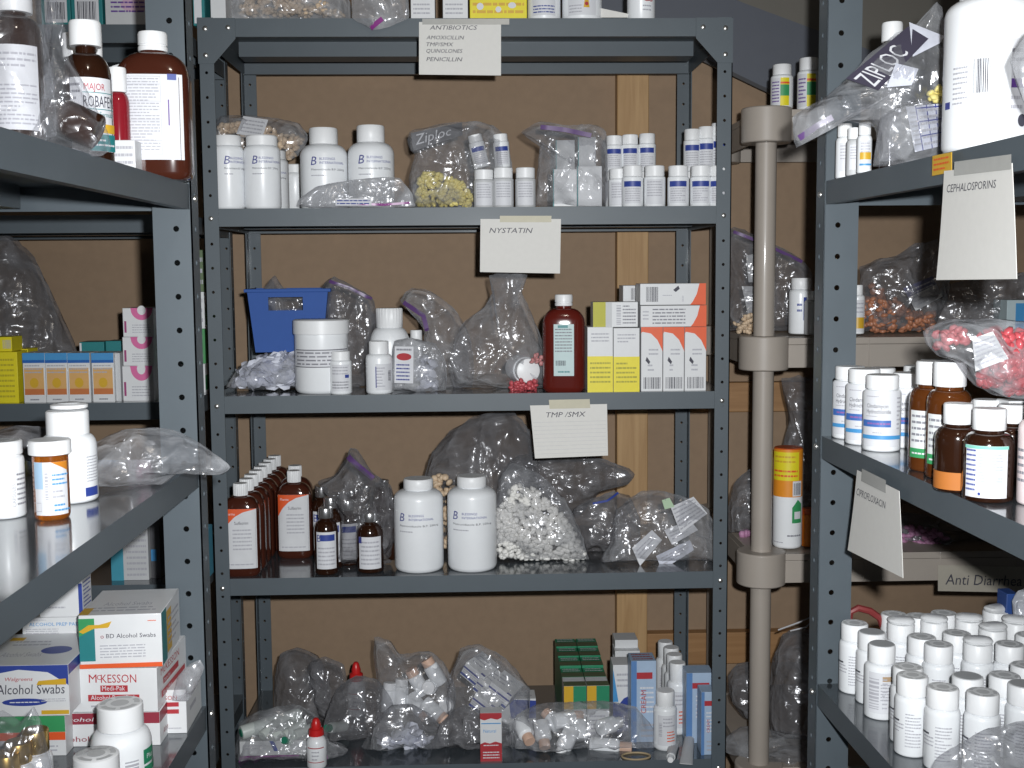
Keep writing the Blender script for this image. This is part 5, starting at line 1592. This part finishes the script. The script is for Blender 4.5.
# ------------------------------------------------------------------ side shelf, middle shelf
BB = [(.07, .80, 0, 2.1, PAPER, [('text', 'Clindamycin', .10, .70, .075, INK, 0, .55), ('text', 'Hydrochloride', .10, .60, .075, INK, 0, .62), ('lines', .1, .88, .45, .93, 1, GREYINK), ('lines', .1, .53, .4, .57, 1, GREYINK), ('rect', 0, .36, .72, .48, mat('mid_blue_print', (.05, .14, .42), .45)), ('lines', .15, .38, .7, .46, 1, mat('mauve_print', (.26, .12, .34), .45)), ('rect', 0, .14, 1, .21, SKY), ('lines', .86, .3, .97, .92, 8, GREYINK), ('lines', .3, .24, .7, .28, 1, GREYINK)])]
for i, (px, yt, yb, w) in enumerate(((849, 366.5, 440, 34), (863, 369, 446, 36), (881, 375, 452.5, 37.5), (907, 373, 449, 36))):
    G('white bottle with blue banded label, ' + ('nearest the steel post', 'second from the post', 'foremost of the four', 'beside the amber bottles')[i].replace('nearest', 'next to'), px, yt, yb, w, ZRB, group='white bottles with blue banded labels', sh=.76, ne=.81, rn=.76, rc=.86, cz=.82, lab=BB, seed=i, foot=.03)
for i, (px, yt, yb) in enumerate(((879, 368, 436), (917, 366, 440))):
    G('white capped bottle in the back of the middle side shelf, ' + ('behind blue banded ones', 'behind amber ones')[i], px, yt, yb, 34, ZRB, group='back row white bottles', sh=.76, ne=.81, rn=.76, rc=.86)
GL_ = [(.13, .56, -12, 1.7, mat('amber_label', (.66, .68, .68), .6), [('rect', 0, 0, 1, .20, LIME), ('lines', .1, .05, .9, .14, 1, PAPER), ('lines', .08, .30, .9, .95, 5, INK)])]
for i, (px, yt, yb, w) in enumerate(((929, 361.5, 473, 42), (947, 362, 481, 44))):
    G('amber bottle with a green banded label, ' + ('behind its twin by the white bottles', 'in front of its twin under the pink bag')[i], px, yt, yb, w, ZRB, name='syrup_bottle', body=AMBERGL, sh=.64, ne=.76, rn=.62, rc=.74, cz=.79, lab=GL_, group='amber bottles with green labels', rib=.04, seed=i)
dk = dict(name='syrup_bottle', body=DARKAMB, sh=.60, ne=.74, rn=.58, rc=.66, cz=.77, rib=.04)
t = G('dark amber bottle with orange powder settled inside and no label', 956, 404, 494, 44, ZRB, **dk)
r_ = .5 * 44 * sc(t.location)
MB().loft([(.0035, r_ * 1.004, r_ * 1.004, 2), (.012, r_ * 1.006, r_ * 1.006, 2), (.021, r_ * 1.006, r_ * 1.006, 2), (.0215, r_ * .9, r_ * .9, 2)], 32).build('powder', POWDER, t)
G('dark bottle with a large white label, foremost on the middle side shelf', 987, 409, 504, 50, ZRB, lab=[(.06, .62, -5, 1.75, PAPER, [('lines', .02, .1, .28, .95, 9, BLUE), ('rect', .33, .28, .88, .88, mat('pale_lilac_panel', (.50, .54, .64), .6)), ('lines', .36, .3, .86, .86, 10, GREYINK), ('rect', 0, .94, 1, 1, mat('sea_green', (.2, .5, .42), .5)), ('ell', .38, .08, .03, .03, BLUE)])], **dk)
G('dark bottle behind the orange powder one, only cap and shoulder showing', 984, 400, 478, 40, ZRB, group='dark bottles behind', **dk)
G('dark bottle behind the large labelled one with its cap just showing', 1010, 405, 486, 42, ZRB, group='dark bottles behind', **dk)
G('pinkish white bottle cut off by the picture edge on the middle side shelf', 1040, 398, 508, 46, ZRB, body=mat('pinkish_white_plastic', (.76, .66, .66), .35), sh=.7, ne=.8, lab=[(.1, .6, -40, 1.4, None, [('lines', .1, .2, .9, .9, 5, INK)])])
K('white carton with rows of print behind the amber bottles', 934, 964, 362, 1.42, ZRB + .03, .05, m=GREYCARD, faces={'F': [('lines', .05, .05, .95, .95, 9, GREYINK)]})
K('plain carton supporting the printed carton behind the amber bottles', 932, 966, 418.5, 1.418, ZRB, .05, m=GREYCARD)
bg = Bag('clear bag of bright pink pills lying across the dark bottles', [(926, 345), (924, 332), (940, 322), (970, 318), (1010, 320), (1060, 326), (1064, 390), (1030, 400), (996, 396), (972, 384), (956, 362), (938, 356)], 1.215, .075, 'film', 74, top=.1)
bg.decal([(960, 337), (981, 330), (992, 356), (968, 370)], [('rect', 0, 0, 1, 1, GREYCARD, 'paper_label'), ('lines', .08, .1, .92, .9, 6, GREYINK)], off=.003)
pills('bright pink pills filling the bag above the dark bottles', [(974, 380), (980, 366), (994, 352), (982, 330), (1004, 330), (1060, 336), (1060, 388), (1030, 394), (1000, 392)], 1.215, .045, 230, .0075, PILLP, 13, bag=bg)
pills('few dull pink pills at the far end of the pink pill bag', [(934, 344), (942, 330), (962, 328), (960, 340), (946, 350)], 1.22, .02, 22, .006, mat('dull_pink', (.45, .12, .13), .5), 14, bag=bg)
K('white printed carton holding up the pink pill bag at the picture edge', 1006, 1062, 401, 1.235, ZRB + .0, .03, m=CARD, group=None, faces={'F': [('lines', .1, .1, .9, .9, 7, GREYINK)]})

# ------------------------------------------------------------------ side shelf, bottom shelf: the crowd of white bottles
HB = .0945
ROW = [(854.7, 622, 'at the head of the crowd, touching the post side', 1), (872, 631, 'second in the edge line from the post', 0), (882, 643, 'third in the edge line, brown printed label turned to the aisle', 0), (908, 664, 'short shaded one tucked behind the edge line', 1), (912.7, 674, 'fourth in the edge line with an embossed cap', 1),
       (943, 686, 'fifth in the edge line, foremost with fine print', 1), (983, 691, 'sixth in the front line, over the clear bag', 1), (967.7, 675, 'plain grey lid, behind the sixth of the front line', 0), (1004.8, 674, 'embossed cap just behind the clear bag', 1), (1024, 683, 'plain lid at the picture edge above the clear bag', 0),
       (938.7, 643, 'embossed cap in the middle of the crowd', 1), (922, 635.5, 'embossed cap overlapped by the middle one', 1), (901, 622, 'paper slip on its lid, second row by the post', 2), (894, 613, 'rearmost by the post, embossed cap', 1), (934, 620, 'paper slip on its lid, rear row centre', 2),
       (957, 632, 'embossed cap between two paper topped ones', 1), (978, 642, 'cloudy slip lying on its lid, mid crowd', 2), (1010, 643, 'embossed cap toward the picture edge, mid crowd', 1), (969, 619, 'paper slip on its lid, rear row right of centre'.replace('right of centre', 'past the centre'), 2), (993, 628, 'tilted paper slip on its lid, second rear row', 2),
       (996, 610, 'tilted striped slip on its lid, rearmost row', 2), (1016, 621, 'paper slip on its lid, near the rear edge', 2), (1030, 634, 'embossed cap at the picture edge, rear', 1), (1022, 606, 'paper slip at the rear corner by the picture edge', 2), (1026, 664, 'embossed cap at the picture edge, mid height', 1), (944, 612, 'embossed cap showing behind a paper topped one', 1), (919, 615, 'rear row embossed cap, between slips', 1)]
for i, (px, py, lb, tm) in enumerate(ROW):
    p = on(px, py, ZRC + HB)
    hh = HB * (.99 if i != 3 else .97)
    neck3 = i == 2
    FP = [(.10, .66, (-20 if i != 2 else 10), 1.9, None if not neck3 else PAPER, [('lines', .05, .35, .45, .6, 3, GREYINK), ('lines', .50, .05, .98, .85, 11, GREYINK), ('rect', .0, .62, .3, .66, INK)] if not neck3 else [('hbar', .02, .1, .35, .85, GREYINK), ('lines', .4, .3, .95, .75, 6, GREYINK), ('rect', .45, .8, 1, .92, mat('tan_print', (.40, .28, .17), .5)), ('lines', .45, .1, .6, .9, 8, GREYINK)])]
    t = bottle('pill_bottle', 'white bottle, ' + lb, 'bottle', V((p.x, p.y, ZRC)), hh, .0196 if not neck3 else .0208, group='crowd of white bottles on the low side shelf', sh=.68, ne=.75, rn=.78 if not neck3 else .66, rc=.90 if not neck3 else .80, cz=.76, lab=FP, seed=i, foot=.03,
               topmark=MARK if tm == 1 else None, rib=.03)
    if tm == 0:
        rr = .017 * .9
        MB().loft([(hh + .0001, rr, rr, 2), (hh + .0006, rr * .97, rr * .97, 2)], 24).build('grey_lid', mat('grey_lid_seal', (.42, .43, .44), .5), t)
    if tm == 2:
        rnd = random.Random(i)
        a = rnd.uniform(-.6, .6)
        sl = MB().loft([(0, .0165, .0105, 3.5), (.003, .0178, .0118, 3.5), (.0055, .0165, .0105, 3.5), (.0075, .011, .006, 3)], 20)
        o = sl.build('paper_slip', CARD, None)
        o.location = V((p.x, p.y, ZRC + hh + .0006))
        o.rotation_euler = (rnd.uniform(.0, .05), rnd.uniform(-.05, .05), a)
        tag(o, 'folded insert slip lying on a lid: bottle ' .replace('bottle ', '') + ('' if False else lb.replace('paper slip on its lid, ', '').replace('cloudy slip lying on its lid, ', 'cloudy, ').replace('tilted paper slip on its lid, ', 'tilted, ').replace('tilted striped slip on its lid, ', 'striped, ').replace('paper slip ', '')), 'paper', 'insert slips on lids')
        decorate(o, .020, .010, [('lines', .05, .05, .95, .95, 4, GREYINK)], lambda x, z, L: (x - .010, z - .005, .0078 + EPS * L), i)
Bag('clear bag with blue print at the lower picture corner, before the bottle crowd', [(926, 800), (936, 762), (958, 744), (990, 728), (1024, 720), (1070, 724), (1080, 810), (1000, 820)], 1.245, .06, 'film', 75, floor=ZRC)
Bag('white crumpled bag at the rear picture edge behind the bottle crowd', [(1012, 620), (1010, 600), (1018, 590), (1050, 586), (1060, 620), (1040, 630)], 1.57, .06, 'film_white', 76)
K('deep blue carton edge behind the bottle crowd by the picture edge', 1004, 1016, 594, 1.59, ZRC, .03, m=mat('deep_blue_card', (.02, .06, .22), .5))
rh = MB()
rh.tube([at(x, y, 1.60) for x, y in ((846, 640), (850, 612), (858, 608), (870, 611), (880, 618), (888, 640))], .005, 8)
o = rh.build('red_strap', mat('dull_red_strap', (.20, .03, .03), .5))
tag(o, 'dull red strap arching behind the head of the bottle crowd', 'strap')

# ================================================================== PLASTIC SHELF UNIT contents
PZ1, PZ2, PZ3, PZ4 = ZP
GY_ = [(.05, .68, -12, 1.8, PAPER, [('rect', .55, 0, 1, 1, YELLOW), ('rect', .55, .35, 1, .75, LIME), ('rect', .55, .78, 1, .85, ORANGE), ('lines', .1, .1, .5, .9, 7, PURPLE)])]
B('white bottle with yellow and green label above the corner pole', 781.5, 65, 22, YP + .01, PZ1, group='yellow and green labelled bottles', sh=.70, ne=.76, rn=.70, rc=.84, lab=GY_, rib=.03)
B('taller white bottle with yellow and green label, close to the steel post', 808, 58.5, 22, YP + .03, PZ1, group='yellow and green labelled bottles', sh=.70, ne=.76, rn=.70, rc=.84, lab=GY_, rib=.03, seed=3)
# second plastic shelf
bg = Bag('dull zip bag of beige pills and paper slips behind the beige pole', [(728, 336), (726, 280), (726, 236), (734, 226), (766, 240), (800, 258), (812, 272), (814, 334), (770, 338)], YP + .16, .10, 'film_dark', 81, floor=PZ2, zips=[([(732, 232), (766, 246), (800, 262)], STRIPE, .006)], top=.3)
bg.decal([(738, 286), (754, 286), (760, 316), (744, 316)], [('rect', 0, 0, 1, 1, GREYCARD, 'paper_label'), ('lines', .1, .1, .9, .9, 6, GREYINK)], off=.002)
bg.decal([(742, 256), (758, 252), (760, 282), (744, 282)], [('rect', 0, 0, 1, 1, GREYCARD, 'paper_label'), ('poly', [(.3, .2), (.8, .5), (.5, .8)], INK)], off=.002)
pills('beige pills at the bottom of the dull zip bag behind the pole', [(734, 335), (736, 318), (752, 312), (762, 322), (762, 335)], YP + .12, .03, 90, .006, PILLB, 15, bag=bg)
B('white bottle with a small blue label beside the steel post', 800, 278, 23, YP + .05, PZ2, sh=.72, ne=.80, rn=.70, rc=.82, lab=[(.25, .66, 15, 1.2, None, [('rect', .5, 0, .85, 1, BLUE), ('lines', .05, .3, .4, .8, 2, BLUE)])], rib=.03)
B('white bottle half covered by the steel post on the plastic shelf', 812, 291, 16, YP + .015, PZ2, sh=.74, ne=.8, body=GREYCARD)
B('slim bottle with a yellow banded label just past the steel post', 857, 285, 14, YP + .03, PZ2, sh=.74, ne=.8, lab=[(.05, .7, 10, 1.8, PAPER, [('rect', 0, .1, 1, .45, GOLD), ('lines', .1, .55, .9, .95, 3, GREYINK)])])
bg = Bag('dark bag of brown orange pills with a printed panel, behind the note', [(862, 336), (858, 300), (860, 268), (876, 260), (896, 256), (914, 244), (936, 240), (950, 262), (946, 300), (930, 334), (896, 340)], YP + .10, .12, 'film_dark', 82, floor=PZ2)
bg.decal([(894, 288), (924, 276), (936, 296), (906, 310)], [('rect', 0, 0, 1, 1, GREYCARD, 'paper_label'), ('rect', 0, .6, 1, 1, mat('slate_print', (.12, .12, .2), .5)), ('lines', .1, .1, .9, .9, 5, GREYINK)], off=.002)
pills('brown orange pills in the dark bag with the printed panel', [(864, 334), (862, 300), (872, 284), (890, 300), (908, 314), (930, 312), (932, 332), (900, 337)], YP + .09, .07, 170, .008, PILLO, 16, bag=bg)
Bag('long dull bag with a rounded end under the large note on the plastic shelf', [(930, 336), (936, 300), (950, 284), (990, 276), (1030, 272), (1040, 300), (1030, 322), (990, 334), (960, 338)], YP + .12, .10, 'film_dark', 83, floor=PZ2)
K('pale blue and white carton at the picture edge on the plastic shelf', 1006, 1050, 300, YP + .05, PZ2, .06, m=mat('pale_teal_white', (.45, .55, .58), .5), faces={'F': [('rect', .2, .1, .4, .9, SKY)]})
# third plastic shelf
CAN = [(.0, .52, 0, 2.6, None, [('poly', [(.62, .50), (.92, .50), (.92, .86), (.78, .95), (.62, .8)], LIME), ('rect', .68, .58, .88, .72, PAPER), ('lines', .5, .22, .9, .3, 1, INK), ('lines', .1, .1, .4, .15, 1, GREYINK)]),
       (.52, .99, 0, 2.6, mat('bright_orange', (.72, .26, .02), .45), [('rect', .05, .35, .8, .95, YELLOW), ('lines', .12, .7, .7, .9, 2, GOLD), ('lines', .1, .4, .75, .6, 2, ORANGE), ('rect', .62, .02, .88, .34, PAPER), ('bar', .65, .05, .85, .3, INK)])]
B('orange and white canister with a red lid on the third plastic shelf', 787, 447, 29, YP + .03, PZ3, name='canister', cat='canister', sh=.88, ne=.90, rn=.92, rc=.98, cz=.90, cap=mat('orange_lid', (.55, .10, .02), .4), lab=CAN)
B('slim orange tube like bottle beside the canister', 808, 508, 14, YP + .03, PZ3, body=mat('orange_plastic', (.60, .17, .015), .4), cap=mat('orange_lid', (.5, .1, .02), .4), sh=.8, ne=.85, rn=.8, rc=.95, name='plastic_bottle')
bg = Bag('clear bag of mauve packets behind the pole on the third plastic shelf', [(728, 558), (728, 510), (734, 484), (748, 470), (766, 466), (776, 480), (776, 556), (750, 562)], YP + .16, .09, 'film_dark', 84, floor=PZ3)
pills('mauve packets at the bottom of the clear bag behind the pole', [(732, 555), (734, 535), (762, 530), (764, 555)], YP + .13, .04, 26, .010, PILLM, 17, cat='packets', name='packets', bag=bg)
Bag('tall dark bag standing behind the canister', [(776, 552), (778, 470), (790, 420), (782, 380), (800, 374), (826, 390), (836, 470), (836, 552), (800, 558)], YP + .20, .10, 'film_dark', 85, floor=PZ3)
bg = Bag('clear bag of mauve pills behind the faintly lettered sheet', [(880, 556), (886, 524), (900, 512), (930, 516), (960, 528), (996, 540), (1000, 558), (940, 562)], YP + .10, .10, 'film_dark', 86, floor=PZ3)
pills('mauve pills in the clear bag behind the faintly lettered sheet', [(888, 556), (894, 532), (910, 524), (940, 532), (950, 556)], YP + .08, .06, 130, .008, PILLM, 18, bag=bg)
# lowest plastic shelf
Bag('large clear bag tied with a cord under the plastic shelf, behind the pole', [(772, 740), (768, 700), (774, 660), (782, 634), (800, 626), (822, 632), (836, 660), (840, 740), (800, 752)], YP + .12, .16, 'film_dark', 87, floor=PZ4, top=.4)
Bag('round dark bag beside the large corded bag', [(730, 700), (728, 676), (738, 664), (756, 662), (766, 676), (768, 706), (762, 722), (744, 718)], YP + .14, .10, 'film_dark', 88)
bg = Bag('flat clear bag spread over the lowest plastic shelf', [(722, 764), (724, 738), (740, 728), (770, 730), (810, 738), (840, 748), (844, 776), (790, 780)], YP + .06, .10, 'film', 89, floor=PZ4)
cord = MB().tube([at(x, y, YP + .06) for x, y in ((778, 630), (800, 622), (822, 612), (806, 627), (790, 631))], .0016, 6)
o = cord.build('cord', mat('pale_cord', (.5, .5, .52), .6))
tag(o, 'pale cord tying the large clear bag under the plastic shelf', 'cord')

# ================================================================== LIGHT
ld = bpy.data.lights.new('camera_flash', 'SPOT')
ld.energy = 150
ld.color = (.965, .985, 1.0)
ld.shadow_soft_size = .012
ld.spot_size = math.radians(76)
ld.spot_blend = .9
lo = bpy.data.objects.new('camera_flash', ld)
C.objects.link(lo)
lo.location = CAM + RT * .045 + UP * .045
lo.rotation_euler = cam.matrix_world.to_euler()
bd = bpy.data.lights.new('ambient_fill', 'POINT')  # added fill lamp, no visible source; lifts the shadows under the shelves
bd.energy = 7
bd.color = (1, .9, .78)
bd.shadow_soft_size = .06
bo_ = bpy.data.objects.new('ambient_fill', bd)
C.objects.link(bo_)
bo_.location = (.1, .2, 2.45)
w = bpy.data.worlds.new('world')
bpy.context.scene.world = w
w.use_nodes = True
w.node_tree.nodes['Background'].inputs['Color'].default_value = (.62, .70, .80, 1)
w.node_tree.nodes['Background'].inputs['Strength'].default_value = .16
sn = bpy.context.scene
sn.view_settings.view_transform = 'Standard'
sn.view_settings.look = 'None'
sn.view_settings.gamma = 1
sn.view_settings.use_curve_mapping = False
sn.view_settings.exposure = 0
sn.cycles.transparent_max_bounces = 24
